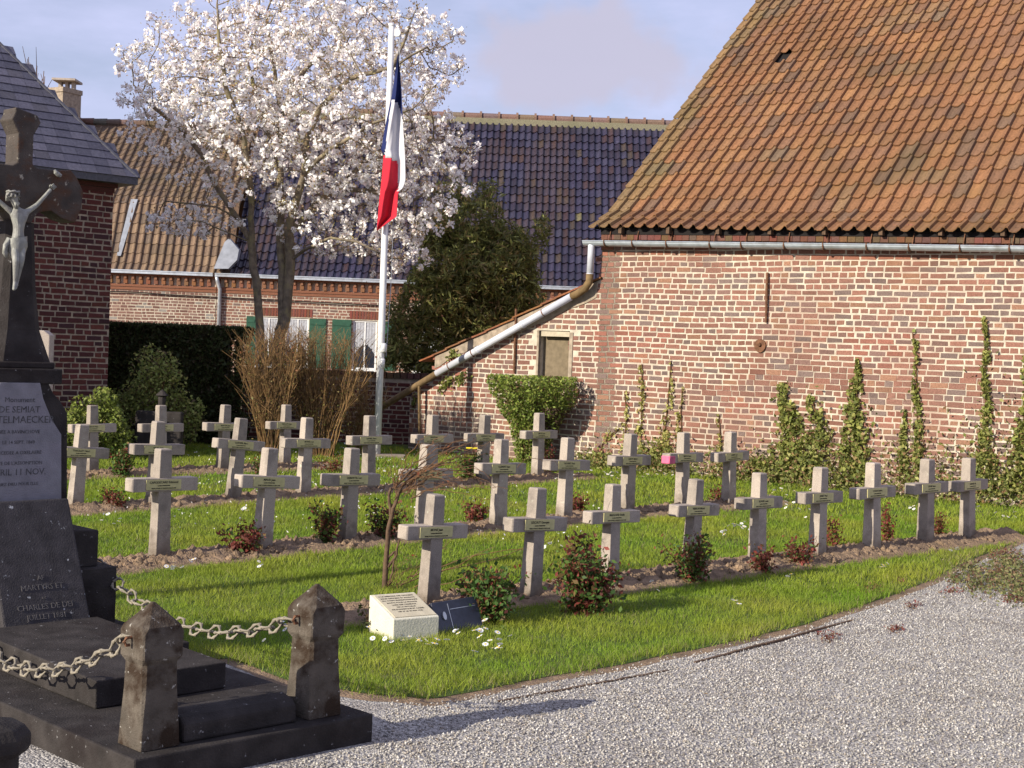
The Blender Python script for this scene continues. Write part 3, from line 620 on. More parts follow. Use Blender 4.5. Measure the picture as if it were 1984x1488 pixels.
# ------------------------------------------------------------------ dark brick house with slate roof, left
ho = Vector((-5.60, 20.0, 0)); HT = 3.92
hs = thing('slate_roofed_house', ho, 0, 'dark red brick building with blue slate hip roof behind the calvary', 'house')
hm = MB(); HW, HD = 6.0, 6.0
hm.frame_box(ho, u2, v2, Z3, (-HW, 0), (0, HD), (-.3, HT)); hw_ = hm.build('wall', M['mortar_old'], hs)
bricks('brickwork', ho, u2, -v2, [(-HW, 0), (0, 0), (0, HT-.2), (-HW, HT-.2)], [], hw_, 'dark', .077, -.02, seed=9, proud=.009)
bm2 = MB()
for i in range(3): bm2.frame_box(ho, u2, v2, Z3, (-HW, .01+.03*i), (-.02-.035*i, .1), (HT-.2+.065*i, HT-.14+.065*i), (.34, .12, .10))
bm2.build('eaves_course', M['brick'], hs)
OV = .24; apx = math.tan(R(51.6)); hwid = HW+2*OV; ctr = ho+u2*(-HW/2)+v2*(HD/2)
ea = [ho+u2*OV-v2*OV, ho+u2*OV+v2*(HD+OV), ho-u2*(HW+OV)+v2*(HD+OV), ho-u2*(HW+OV)-v2*OV]; ez = HT+.02
top = Vector((ctr.x, ctr.y, ez+hwid/2*apx)); m_ = MB(); ea = [Vector((p.x, p.y, ez)) for p in ea]
m_.add(ea+[top]+[p-Z3*.1 for p in ea], [(0, 1, 4), (1, 2, 4), (2, 3, 4), (3, 0, 4), (5, 6, 1, 0), (6, 7, 2, 1), (7, 8, 3, 2), (8, 5, 0, 3), (5, 8, 7, 6)])
ro_ = m_.build('roof', M['slate'], hs)
ro_.data.color_attributes['Col'].data.foreach_set('color', np.tile([.25, .25, .3, 1], len(ro_.data.loops)))
pr = math.atan(apx)
def ssurf(s, t): return ea[3]+u2*s+v2*(t*math.cos(pr))+Z3*(t*math.sin(pr)), (Z3*math.cos(pr)-v2*math.sin(pr))
sex = .15
def smask(i, j): tmx = j*sex; lim = tmx*math.cos(pr); x_ = i*.21; return x_ > lim-.12 and x_+.21 < hwid-lim+.10
roof_tiles('slates', ssurf, int(hwid/.21)+1, int(hwid/2/math.cos(pr)/sex), .21, sex, M['slate'], ro_, 'flat', ([(.30, .29, .40), (.24, .23, .33), (.36, .34, .46), (.28, .26, .33)], [.4, .3, .15, .15]), .003, mask=smask, seed=8, lift=.012, th=.008)
m_ = MB(); m_.tube([ea[0], top], .028, 6, (.25, .25, .32)); m_.build('hip_ridge', M['slate'], ro_, col=True)
# ------------------------------------------------------------------ far houses
FY = 42.0; X1 = Vector((1, 0, 0)); N1_ = Vector((0, -1, 0)); FO = Vector((0, FY, 0)); fx = lambda px: (px-992)/2800*FY
fz = lambda px, py: HC+(hor(px)-py)/2800*FY
brn = thing('brown_roofed_house', (fx(300), FY, 0), 0, 'pale brick house with brown mansard tile roof behind the dark hedge', 'house')
drk = thing('dark_roofed_house', (fx(900), FY, 0), 0, 'brick house with dark glazed tile roof and green shutters behind the blossoming tree', 'house')
xb = fx(413); xL = fx(120)-4
EZ = 3.66
def farwall(root, x0, x1, holes, pal, seed, mort):
    m_ = MB(); xs_ = sorted(set([x0, x1]+[h[0] for h in holes]+[h[1] for h in holes]))
    for a, b_ in zip(xs_[:-1], xs_[1:]):
        hh = [h for h in holes if h[0] <= a+1e-6 and h[1] >= b_-1e-6]
        if hh: m_.box((a, b_), (FY, FY+.3), (-.3, hh[0][2])); m_.box((a, b_), (FY, FY+.3), (hh[0][3], EZ))
        else: m_.box((a, b_), (FY, FY+.3), (-.3, EZ))
    w_ = m_.build('wall', M[mort], root)
    bricks('brickwork', FO, X1, N1_, [(x0, .6), (x1, .6), (x1, EZ-.56), (x0, EZ-.56)], holes, w_, pal, .086, 0, seed=seed, jt=.02)
    # corbelled cornice
    c_ = MB()
    for k, (zz, pr_) in enumerate(((EZ-.55, .03), (EZ-.46, .05), (EZ-.14, .12), (EZ-.06, .14))):
        c_.box((x0, x1), (FY-pr_, FY+.01), (zz, zz+.075), (.80, .34, .20))
    x = x0; 
    while x < x1-.12:
        c_.box((x, x+.11), (FY-.085, FY+.01), (EZ-.37, EZ-.15), tuple(q*rnd.uniform(.8, 1.1) for q in (.85, .36, .2)))
        c_.box((x+.02, x+.09), (FY-.12, FY-.08), (EZ-.24, EZ-.15), (.9, .45, .28)); x += .22
    c_.build('cornice', M['brick'], root)
    return w_
farwall(brn, xL, xb, [], 'pale', 21, 'mortar')
win = []
for (pa, pb_, shl, shr) in ((494, 540, (474, 492), None), (552, 594, None, (596, 628)), (680, 727, (640, 677), (730, 764)), (800, 846, None, None), (900, 946, None, None)):
    win.append((fx(pa), fx(pb_), fz(600, 712), fz(600, 617), shl, shr))
farwall(drk, xb+.02, fx(1320), [w_[:4] for w_ in win], 'barn', 22, 'mortar')
for (xa, xc, za, zc, shl, shr) in win:
    m_ = MB(); fw = .05
    for a, b_, c_, d_ in ((xa, xa+fw, za, zc), (xc-fw, xc, za, zc), (xa+fw, xc-fw, za, za+fw), (xa+fw, xc-fw, zc-fw, zc), ((xa+xc)/2-.02, (xa+xc)/2+.02, za+fw, zc-fw)): m_.box((a, b_), (FY+.04, FY+.09), (c_, d_))
    m_.box((xa-.05, xc+.05), (FY-.03, FY+.04), (za-.07, za))
    wo = m_.build('window', M['white'], drk)
    m_ = MB(); m_.box((xa+fw, xc-fw), (FY+.07, FY+.08), (za+fw, zc-fw)); m_.build('pane', M['glass'], wo)
    m_ = MB(); n_ = 24
    for i in range(n_):
        a = xa+fw+(xc-xa-2*fw)*i/n_; b_ = xa+fw+(xc-xa-2*fw)*(i+1)/n_; ya, yc = FY+.055+.003*math.sin(i*1.9), FY+.055+.003*math.sin((i+1)*1.9); lo = za+fw+.35+(.02 if i % 5 else .06)+.3*math.sin(math.pi*i/n_)
        m_.add([(a, ya, lo), (b_, yc, lo), (b_, yc, zc-fw), (a, ya, zc-fw)], [(0, 1, 2, 3)])
    m_.build('net_curtain', M['curtain'], wo)
    for sh in (shl, shr):
        if sh:
            m_ = MB(); a, b_ = fx(sh[0]), fx(sh[1]); m_.box((a, b_), (FY-.045, FY-.012), (za, zc))
            for zz in (za+.12, (za+zc)/2, zc-.18): m_.box((a+.03, b_-.03), (FY-.06, FY-.045), (zz, zz+.07))
            m_.build('shutter', M['green'], drk)
    m_ = MB()
    x = xa-.1
    while x < xc+.1: m_.box((x, x+.065), (FY-.016, FY+.01), (zc+.03, zc+.27), tuple(q*rnd.uniform(.8, 1.1) for q in (.72, .26, .17))); x += .085
    m_.build('brick_lintel', M['brick'], drk)
FT = ([(.50, .33, .22), (.43, .29, .20), (.55, .37, .24), (.38, .27, .20)], [.4, .3, .2, .1])
P1_, P2_ = R(66), R(38)
def bsurf(s, t):
    x = xL+s
    if t < .35: a = R(48); h, v, nn = t*math.cos(a), t*math.sin(a), a
    elif t < 2.45: a = P1_; h, v, nn = .35*math.cos(R(48))+(t-.35)*math.cos(a), .35*math.sin(R(48))+(t-.35)*math.sin(a), a
    else: a = P2_; h, v, nn = .35*math.cos(R(48))+2.1*math.cos(P1_)+(t-2.45)*math.cos(a), .35*math.sin(R(48))+2.1*math.sin(P1_)+(t-2.45)*math.sin(a), a
    return Vector((x, FY-.12+h, EZ-.02+v)), Vector((0, -math.sin(nn), math.cos(nn)))
brw = fx(440)-xL
tmx = 6.9
r1 = roof_tiles('roof', bsurf, int(brw/.22), int(tmx/.33), .22, .33, M['tile'], brn, 'pan', FT, .004, seed=31, colf=lambda s, t, c: tuple(x*(1.12 if t < 2.45 else .92) for x in c))
m_ = MB()
for ta, tb_ in ((.02, .35), (.35, 2.45), (2.45, tmx)): m_.prism([bsurf(0, ta)[0]-bsurf(0, ta+.001)[1]*.03, bsurf(brw, ta)[0]-bsurf(0, ta+.001)[1]*.03, bsurf(brw, tb_-.001)[0]-bsurf(0, tb_-.001)[1]*.03, bsurf(0, tb_-.001)[0]-bsurf(0, tb_-.001)[1]*.03], Vector((0, .06, -.06)))
rt = bsurf(0, tmx)[0]; m_.prism([rt+X1*0, rt+X1*brw, rt+X1*brw+Vector((0, 5, -6)), rt+Vector((0, 5, -6))], Vector((0, 0, -.05)))
m_.build('roof_boards', M['woodbrown'], r1)
m_ = MB(); k = int(brw/.42)
for i in range(k): m_.tube([rt+X1*(i*.42)+Z3*.02, rt+X1*(i*.42+.44)+Z3*.02], [.10, .12], 10, tuple(x*rnd.uniform(.8, 1.1) for x in (.45, .32, .26)))
m_.build('ridge_tiles', M['tile'], r1)
m_ = MB(); a = bsurf(0, .3)[0]; xv = fx(217)
for ta, tb_ in ((.55, 2.45),): m_.prism([Vector((xv-.02, bsurf(0, ta)[0].y-.06, bsurf(0, ta)[0].z)), Vector((xv+.10, bsurf(0, ta)[0].y-.06, bsurf(0, ta)[0].z)), Vector((xv+.34, bsurf(0, tb_)[0].y-.06, bsurf(0, tb_)[0].z)), Vector((xv+.14, bsurf(0, tb_)[0].y-.06, bsurf(0, tb_)[0].z))], Vector((0, .05, 0)))
m_.build('lead_flashing', M['lead'], r1)
# valley flashing between the two roofs
DP = R(52)
def dsurf(s, t):
    if t < .5: a = R(40); h, v = t*math.cos(a), t*math.sin(a)
    else: a = DP; h, v = .5*math.cos(R(40))+(t-.5)*math.cos(a), .5*math.sin(R(40))+(t-.5)*math.sin(a)
    return Vector((fx(440)+s, FY-.14+h, EZ-.01+v)), Vector((0, -math.sin(a), math.cos(a)))
m_ = MB()
fl = [(412, 522, .5), (440, 522, .5), (455, 505, .5), (457, 485, .45), (436, 462, .3), (428, 470, .3)]
m_.prism([Vector((fx(a), FY-.42+.0*c_+max(0, (fz(a, b_)-EZ))*.30, fz(a, b_))) for a, b_, c_ in fl], Vector((0, .3, 0)))
m_.build('lead_flashing', M['lead'], r1)
tmd = 7.05; drw = fx(1330)-fx(440)
DTc = ([(.10, .085, .17), (.13, .115, .21), (.085, .065, .12), (.15, .085, .10), (.18, .13, .11)], [.38, .24, .24, .09, .05])
def cold(s, t, c):
    x = fx(440)+s; n1 = noise.noise(Vector((x*.7, t*.7, 5)))
    if n1 > .05 and x < fx(1110): c = tuple(.6*a+.4*b_ for a, b_ in zip(c, (.20, .12, .09)))
    if rnd.random() < .005: c = (.4, .34, .18)
    return c
r2_ = roof_tiles('roof', dsurf, int(drw/.2), int(tmd/.34), .20, .34, M['glazed'], drk, 'pan', DTc, .014, seed=33, colf=cold, lift=.035, th=.026)
m_ = MB()
for ta, tb_ in ((.02, .5), (.5, tmd)): m_.prism([dsurf(0, ta)[0]-dsurf(0, ta+.001)[1]*.035, dsurf(drw, ta)[0]-dsurf(0, ta+.001)[1]*.035, dsurf(drw, tb_-.001)[0]-dsurf(0, tb_-.001)[1]*.035, dsurf(0, tb_-.001)[0]-dsurf(0, tb_-.001)[1]*.035], Vector((0, .06, -.06)))
rt = dsurf(0, tmd)[0]; m_.prism([rt, rt+X1*drw, rt+X1*drw+Vector((0, 6, -6.5)), rt+Vector((0, 6, -6.5))], Vector((0, 0, -.05)))
m_.box((fx(440)+.05, fx(440)+.3), (FY+.3, FY+5), (EZ-.5, EZ))
m_.build('roof_boards', M['woodbrown'], r2_)
m_ = MB(); k = int(drw/.58)
for i in range(k):
    c_ = tuple(x*rnd.uniform(.85, 1.1) for x in (.56, .38, .30)); m_.tube([rt+X1*(i*.58)+Z3*.03, rt+X1*(i*.58+.57)+Z3*.03], [.13, .13], 10, c_); m_.tube([rt+X1*(i*.58-.03)+Z3*.04, rt+X1*(i*.58+.04)+Z3*.04], [.175, .175], 10, (.62, .38, .28))
m_.frame_box(rt, X1, Vector((0, 1, 0)), Z3, (0, drw), (-.17, .0), (-.22, -.02), (.66, .60, .40))
m_.build('ridge_tiles', M['tile'], r2_)
for root, a, b_ in ((brn, xL, fx(409)), (drk, fx(413), fx(1320))):
    m_ = MB(); m_.box((a, b_), (FY-.26, FY-.14), (EZ-.09, EZ+.0)); m_.box((a, b_), (FY-.275, FY-.262), (EZ-.02, EZ+.015)); m_.build('gutter', M['zinc'], root, bevel=.02)
m_ = MB(); xd = fx(416); m_.tube([(xd, FY-.2, EZ-.08), (xd+.02, FY-.2, EZ-.2), (xd+.08, FY-.09, EZ-.45), (xd+.08, FY-.09, .0)], .055, 10); m_.build('downpipe', M['zinc'], drk, smooth=True)
m_ = MB(); m_.tube([(xL, FY-.06, EZ-.62)]+[(xL+(xb-xL)*q, FY-.06, EZ-.62-.05*math.sin(q*9)**2) for q in np.linspace(.1, .9, 12)]+[(fx(780), FY-.06, EZ-.75)], .018, 5); m_.build('cable', M['dark'], brn)
# chimney
cy = 45.6; cxa, cxb = (70-992)/2800*cy, (139-992)/2800*cy; cz = lambda y: HC+(hor(105)-y)/2800*cy
m_ = MB(); m_.frame_box(Vector((cxa, cy, 0)), Vector((math.cos(R(30)), -math.sin(R(30)), 0)), Vector((math.sin(R(30)), math.cos(R(30)), 0)), Z3, (0, .8), (0, .75), (6.5, cz(183)))
m_.frame_box(Vector((cxa, cy, 0)), Vector((math.cos(R(30)), -math.sin(R(30)), 0)), Vector((math.sin(R(30)), math.cos(R(30)), 0)), Z3, (-.03, .83), (-.03, .78), (cz(183)+.0, cz(174)))
ch = m_.build('chimney', M['mortar_old'], r1)
m_ = MB(); ca, cb = (86-992)/2800*cy, (131-992)/2800*cy; m_.box((ca, cb), (cy-.2, cy+.6), (cz(159), cz(155)))
for x in (ca+.12, (ca+cb)/2-.03, cb-.2): m_.box((x, x+.09), (cy+.1, cy+.3), (cz(174), cz(159)))
m_.build('chimney_cowl', M['concrete'], ch)
# low garden wall behind the pole
gwY = 24.2; gx = lambda px: (px-992)/2800*gwY; zt_ = HC-(730-668)/2800*gwY
gwl = thing('garden_wall', (gx(700), gwY, 0), 0, 'low dark brick garden wall between the flagpole and the lean-to', 'wall')
m_ = MB(); m_.box((gx(470), gx(850)), (gwY, gwY+.22), (-.2, zt_)); w3 = m_.build('wall', M['mortar_old'], gwl)
bricks('brickwork', Vector((0, gwY, 0)), X1, N1_, [(gx(470), 0), (gx(850), 0), (gx(850), zt_-.08), (gx(470), zt_-.08)], [], w3, 'dark', .077, 0, seed=41)
m_ = MB(); x = gx(470)
while x < gx(848): m_.box((x, x+.1), (gwY-.03, gwY+.25), (zt_, zt_+.1+rnd.uniform(-.006, .006)), tuple(q*rnd.uniform(.7, 1.1) for q in (.40, .22, .15))); x += .115
m_.build('coping', M['brick'], gwl)
# ------------------------------------------------------------------ crosses
cap = {('A', 0): 'beside the white memorial block', ('A', 1): 'with a chipped left arm, behind the broad rose bush', ('A', 2): 'behind the tallest rose bush', ('A', 3): 'with rose leaves over its foot', ('A', 4): 'in the middle of the right half', ('A', 5): 'left of the taller thin red rose', ('A', 6): 'between two thin red roses', ('A', 7): 'next to last before the wall ivy', ('A', 8): 'nearest the right edge of the photo',
 ('B', 0): 'first clear of the calvary', ('B', 1): 'behind the small red rose', ('B', 2): 'between two leafy roses', ('B', 3): 'tangled in bare arching twigs', ('B', 4): 'right of the bare twigs', ('B', 5): 'in the middle of the lawn', ('B', 6): 'left of the pink marked cross', ('B', 7): 'with a pink mark on its left arm', ('B', 8): 'last before the ivy on the wall',
 ('C', 0): 'leaning beside the grey stele', ('C', 1): 'behind the first clear cross of the second row', ('C', 2): 'leaning slightly, before the bare brown shrub', ('C', 3): 'left of the low dark shrub', ('C', 4): 'in front of the flagpole foot', ('C', 5): 'before the brown stake', ('C', 6): 'left of the funnel shaped bush', ('C', 7): 'under the funnel shaped bush',
 ('D', 0): 'before the light green bush', ('D', 1): 'before the dark grave with the red lantern', ('D', 2): 'before the black hedge', ('D', 3): 'before the bare brown shrub'}
RN = {'A': 'front row', 'B': 'second row', 'C': 'third row', 'D': 'back row'}
ORD = ['first', 'second', 'third', 'fourth', 'fifth', 'sixth', 'seventh', 'eighth', 'ninth']
NAMES = {('A', 0): 'MONS  Jean', ('A', 1): 'LESCAUT  Georges', ('A', 2): 'MAHLAND  Emile', ('A', 3): 'VERRON  Michel', ('A', 4): 'ROGER  Louis', ('A', 5): 'JAMET  Paul', ('A', 6): 'COLIN  Andre', ('A', 7): 'DENIS  Rene', ('A', 8): 'GIRARD  M.',
 ('B', 0): 'CAPODECARD  Edmond', ('B', 1): 'MAUD  Jean', ('B', 2): 'DEMARTEL  Luc', ('B', 3): 'PETIT  Leon', ('B', 4): 'CLEMENT  Jean', ('B', 5): 'ROUSSET  Paul', ('B', 6): 'LEROY  Albert', ('B', 7): 'SIMON  Rene', ('B', 8): 'BARET  Luc',
 ('C', 0): 'THAULLET  Henri', ('C', 1): 'VIDAL  Jean', ('C', 2): 'GARNIER  Marc', ('C', 3): 'MOREL  Luc', ('C', 4): 'DANIEL  Rene', ('C', 5): 'MARIE  Jean', ('C', 6): 'GUIGNOT  Yves', ('C', 7): 'BRUN  Leon',
 ('D', 0): 'LEBON  Paul', ('D', 1): 'HENRY  Rene', ('D', 2): 'MARTIN  Jean', ('D', 3): 'MAILLET  Ange'}
X_, Y_, Z_ = Vector((1, 0, 0)), Vector((0, 1, 0)), Vector((0, 0, 1)); O3 = Vector((0, 0, 0))
def cross_meshes():
    m_ = MB()
    prof = [(-.10, .065, .064), (0, .065, .064), (.30, .059, .058), (.515, .056, .055), (.625, .056, .055), (.845, .051, .052), (.855, .044, .045)]
    V = []
    for z_, a, b_ in prof: V += [(-a, -b_, z_), (a, -b_, z_), (a, b_, z_), (-a, b_, z_)]
    n = len(prof); Fc = [(i*4+k, i*4+(k+1) % 4, (i+1)*4+(k+1) % 4, (i+1)*4+k) for i in range(n-1) for k in range(4)]+[(3, 2, 1, 0), tuple(range(4*n-4, 4*n))]
    m_.add(V, Fc); up_ = m_
    a_ = MB()
    for sg in (-1, 1):
        V = []
        for x_, hh, dd in ((.0575, .052, .060), (.285, .054, .060), (.297, .047, .052)):
            V += [(sg*x_, -dd, .57-hh), (sg*x_, dd, .57-hh), (sg*x_, dd, .57+hh), (sg*x_, -dd, .57+hh)]
        a_.add(V, [(i*4+k, i*4+(k+1) % 4, (i+1)*4+(k+1) % 4, (i+1)*4+k) for i in range(2) for k in range(4)]+[(3, 2, 1, 0), (8, 9, 10, 11)])
    # joining band in front and behind the upright
    a_.add([(-.0575, -.060, .518), (.0575, -.060, .518), (.0575, -.060, .622), (-.0575, -.060, .622), (-.0575, -.05, .518), (.0575, -.05, .518), (.0575, -.05, .622), (-.0575, -.05, .622)], [(0, 1, 2, 3), (0, 4, 5, 1), (2, 6, 7, 3)])
    a_.add([(-.0575, .060, .518), (.0575, .060, .518), (.0575, .060, .622), (-.0575, .060, .622), (-.0575, .05, .518), (.0575, .05, .518), (.0575, .05, .622), (-.0575, .05, .622)], [(3, 2, 1, 0), (1, 5, 4, 0), (3, 7, 6, 2)])
    return up_, a_
up_, ar_ = cross_meshes()
first = None
angs = {'A': R(41), 'B': R(43), 'C': R(43), 'D': R(42)}
def place_cross(k, i, first):
    tp, ty, bp_, by = ROWS[k][i]; b_ = BASE[k][i]; s_, i_, _, _ = LINES[k]
    yy = s_*b_.x+i_; Yc = .6*b_.y+.4*yy
    d = ray(bp_, by); pos = Vector((d.x/d.y*Yc, Yc, 0)); pos.z = float(gz(Yc))+.02
    tpp = P(tp, ty, Yc); H = tpp.z-pos.z; sc = max(.82, min(1.0, H/.85)) if H > 0 else 1
    pos.z = tpp.z-.855*sc if abs(H/.85-sc) > .001 and False else tpp.z-.855*sc
    lean = math.atan2(tpp.x-(d.x/d.y*Yc), H)
    o = thing('grave_cross', pos, angs[k]+rnd.uniform(-.03, .03), 'concrete cross, %s in %s, %s' % (ORD[i], RN[k], cap[(k, i)]), 'cross', 'concrete crosses in rows on the lawn')
    o.rotation_euler = (R(rnd.uniform(-1.5, 1.5)), lean*.9, o.rotation_euler.z); o.scale = (sc, sc, sc)
    if first is None:
        up_.build('upright', M['concrete'], o, local=True, bevel=.004, col=False); ar_.build('crossbar', M['concrete'], o, local=True, bevel=.004, col=False)
        pl = MB(); pl.frame_box(O3, X_, Y_, Z_, (-.155, .155), (-.068, -.061), (.532, .612)); pl.build('nameplate', M['nameplate'], o, local=True, col=False)
    else:
        for c in first.children:
            if c.name.split('.')[0] in ('upright', 'crossbar', 'nameplate'):
                q = c.copy(); COL.objects.link(q); q.parent = o
    npl = [c for c in o.children if c.name.startswith('nameplate')][0]
    mx_ = rnd.uniform(-.03, .0) if i else -.02
    npl.location = (mx_, 0, 0)
    nm = NAMES[(k, i)].split('  ')
    ln = text('lettering', [(nm[0]+' '+nm[1], .95), ('2e REGt D\'INFANTERIE', .42), ('MORT POUR LA FRANCE LE 25-5-1940', .5)], .026, Vector((0, -.0685, .583)), X_, Z_, M['ink'], npl, .0006, gap=.84, local=True, bold=.0006)
    return o
for k in 'ABCD':
    for i in range(len(ROWS[k])):
        o = place_cross(k, i, first)
        if first is None: first = o
        if (k, i) == ('B', 7):
            m_ = MB(); m_.frame_box(O3, X_, Y_, Z_, (-.301, -.20), (-.0645, .0645), (.507, .60), (1, 1, 1)); m_.build('pink_mark', M['pink'], o, local=True, bevel=.012, col=False)
# ------------------------------------------------------------------ calvary monument
MT = R(45); um = Vector((math.cos(MT), math.sin(MT), 0)); vm = Vector((-math.sin(MT), math.cos(MT), 0)); Om = Vector((-1.40, 5.63, 0))
def MS(a, b_, z_): return Om+um*a+vm*b_+Z3*z_
def stone_part(name, rngs, m, parent, bevel=.006, jit=0):
    m_ = MB()
    for ra, rb, rc in rngs: m_.frame_box(Om, um, vm, Z3, ra, rb, rc, jit=jit)
    return m_.build(name, M[m], parent, bevel=bevel)
mon = thing('calvary_monument', MS(.7, 2.58, 0), MT, 'dark stone calvary with crucifix and inscribed tablets at the left edge', 'monument')
m_ = MB()
m_.prism([MS(-.07, -.07, -.12), MS(1.12, -.07, -.12), MS(1.12, 1.7, -.12), MS(1.3, 1.7, -.12), MS(1.3, 3.4, -.12), MS(-.07, 3.4, -.12)], Z3*.24)
m_.build('base_slab', M['dstone'], mon, bevel=.008)
m_ = MB()
m_.add([MS(.19, .70, .122), MS(.86, .70, .122), MS(.86, 1.9, .122), MS(.19, 1.9, .122), MS(.19, .70, .245), MS(.86, .70, .245), MS(.86, 1.9, .27), MS(.19, 1.9, .27)], [(0, 3, 2, 1), (4, 5, 6, 7), (0, 1, 5, 4), (1, 2, 6, 5), (2, 3, 7, 6), (3, 0, 4, 7)])
m_.build('step_block', M['dstone'], mon, bevel=.006)
m_ = MB()
prof = [(.0, .0), (.0, .075), (.035, .10), (.10, .115), (.20, .10), (.235, .06), (.235, 0)]
m_.prism([MS(.20, .01+a, .121+z_) for a, z_ in prof], um*.56)
m_.build('rounded_kerb', M['dstone'], mon, bevel=.012)
CU = .70
stone_part('pedestal_step', [((CU-.45, CU+.45), (2.22, 2.95), (.12, .47))], 'dstone', mon)
m_ = MB()
def tier(u, v0, v1, z0, z1, topcut=0):
    m_.add([MS(CU-u, v0, z0), MS(CU+u, v0, z0), MS(CU+u, v1, z0), MS(CU-u, v1, z0), MS(CU-u, v0+topcut, z1), MS(CU+u-.0, v0+topcut, z1-.03), MS(CU+u, v1, z1-.03), MS(CU-u, v1, z1)], [(0, 3, 2, 1), (4, 5, 6, 7), (0, 1, 5, 4), (1, 2, 6, 5), (2, 3, 7, 6), (3, 0, 4, 7)])
tier(.365, 2.28, 2.9, .47, .70)
m_.build('pedestal_tier', M['dstone'], mon, bevel=.006)
# stele with shouldered outline
def spx(px, py, v):
    """pixel -> (u, z) on plane v of the monument"""
    d = ray(px, py); p0 = Vector((0, 0, HC)); k = ((Om+vm*v)-p0).dot(vm)/d.dot(vm); p = p0+d*k; return (p-Om).dot(um), p.z
def outline(pts, v, ct): 
    r_ = [spx(a, b_, v) for a, b_ in pts]; return r_+[(2*ct-a, z_) for a, z_ in r_[::-1]]
SV = 2.40
ct = spx(33, 850, SV)[0]
ol = outline([(131, 1015), (131, 800), (118, 778), (104, 762), (93, 738)], SV, ct)
m_ = MB(); m_.prism([MS(a, SV, z_) for a, z_ in ol], vm*.36); m_.build('stele', M['dstone'], mon, bevel=.008)
ol = outline([(119, 985), (119, 842), (100, 812), (84, 772), (78, 742)], SV-.02, ct)
m_ = MB(); m_.prism([MS(a, SV-.02, z_) for a, z_ in ol], vm*.03); tb = m_.build('marble_tablet', M['plate_stone'], mon, bevel=.002)
zt0 = spx(33, 775, SV)[1]
text('lettering', [('Monument', .75), ('DE SEMIAT', .95), ('CATELMAECKER', 1.05), ('NEE A BAVINCHOVE', .5), ('LE 14 SEPT. 1849', .5), ('DECEDEE A OXELAERE', .5), ('FETE DE L\'ASSOMPTION', .5), ('AVRIL 11 NOV.', .95), ('PRIEZ DIEU POUR ELLE', .45)], .052, MS(ct+.0, SV-.021, zt0-.01), um, Z3, M['worn_ink'], tb, .0008, gap=1.08)
# leaning ledger
la = [spx(-30, 968, 2.31), spx(133, 964, 2.31)]; lb = [spx(-30, 1232, 2.02), spx(179, 1216, 2.02)]
cl = spx(72, 1100, 2.18)[0]; ra_, rb_ = la[1][0]-cl, lb[1][0]-cl
A_ = [MS(cl-rb_, 2.02, lb[1][1]), MS(cl+rb_, 2.02, lb[1][1]), MS(cl+ra_, 2.31, la[1][1]), MS(cl-ra_, 2.31, la[1][1])]
nl = (A_[1]-A_[0]).cross(A_[3]-A_[0]).normalized()
m_ = MB(); m_.prism(A_, -nl*.06); lg = m_.build('leaning_ledger', M['stele'], mon, bevel=.012)
upd = ((A_[3]+A_[2])/2-(A_[0]+A_[1])/2).normalized(); cb_ = (A_[0]+A_[1])/2+upd*.285+nl*.0015
text('lettering', [('AF', .85), ('MARTYRS ET', 1), ('et', .7), ('CHARLES DE DEI', 1), ('JUILLET 1881', .95)], .042, cb_, um, upd, M['engrave'], lg, .001, gap=1.25)
stone_part('ledger_foot', [((cl-rb_+.0, cl+rb_), (1.95, 2.3), (.12, lb[1][1]+.005))], 'dstone', mon)
# cornice, shaft, cross head
CV = 2.56; cc_ = spx(29, 600, CV)[0]
z1 = spx(30, 738, CV)[1]; z2 = spx(30, 712, CV)[1]
w1 = spx(93, 720, CV)[0]-cc_; w2 = spx(80, 700, CV)[0]-cc_
m_ = MB(); m_.frame_box(Om, um, vm, Z3, (cc_-w1, cc_+w1), (CV-.17, CV+.2), (z1-.01, z2)); m_.frame_box(Om, um, vm, Z3, (cc_-w1+.03, cc_+w1-.03), (CV-.14, CV+.17), (z2, z2+.035)); m_.build('cornice', M['dstone'], mon, bevel=.008)
zb_ = z2+.035; pr_ = [(spx(86, 690, CV)[0]-cc_, zb_), (spx(69, 640, CV)[0]-cc_, spx(30, 640, CV)[1]), (spx(63, 560, CV)[0]-cc_, spx(30, 560, CV)[1]), (spx(61, 430, CV)[0]-cc_, spx(30, 430, CV)[1])]
m_ = MB()
for (wa, za), (wb_, zc) in zip(pr_[:-1], pr_[1:]):
    k1 = .62; V = []
    for w_, z_ in ((wa, za), (wb_, zc)):
        cr_ = .35
        pl_ = [(-w_*(1-cr_), -w_*k1*1.1), (w_*(1-cr_), -w_*k1*1.1), (w_, -w_*k1*.6), (w_, w_*k1), (-w_, w_*k1), (-w_, -w_*k1*.6)]
        V += [MS(cc_+a, CV+b_, z_) for a, b_ in pl_]
    m_.add(V, [(i, (i+1) % 6, (i+1) % 6+6, i+6) for i in range(6)]+[(5, 4, 3, 2, 1, 0), (6, 7, 8, 9, 10, 11)])
m_.build('cross_shaft', M['dstone'], mon)
half = [(61, 432), (74, 412), (98, 408), (122, 424), (146, 432), (158, 405), (162, 372), (150, 345), (138, 329), (112, 330), (74, 326), (64, 318), (66, 262), (80, 238), (74, 224), (31, 207)]
hp = [spx(a, b_, CV-.07) for a, b_ in half]; ax_ = cc_
full = [(a, z_) for a, z_ in hp]+[(2*ax_-a, z_) for a, z_ in hp[::-1][1:]]
m_ = MB(); m_.prism([MS(a, CV-.07, z_) for a, z_ in full], vm*.15); m_.build('cross_head', M['dstone_rust'], mon, bevel=.007)
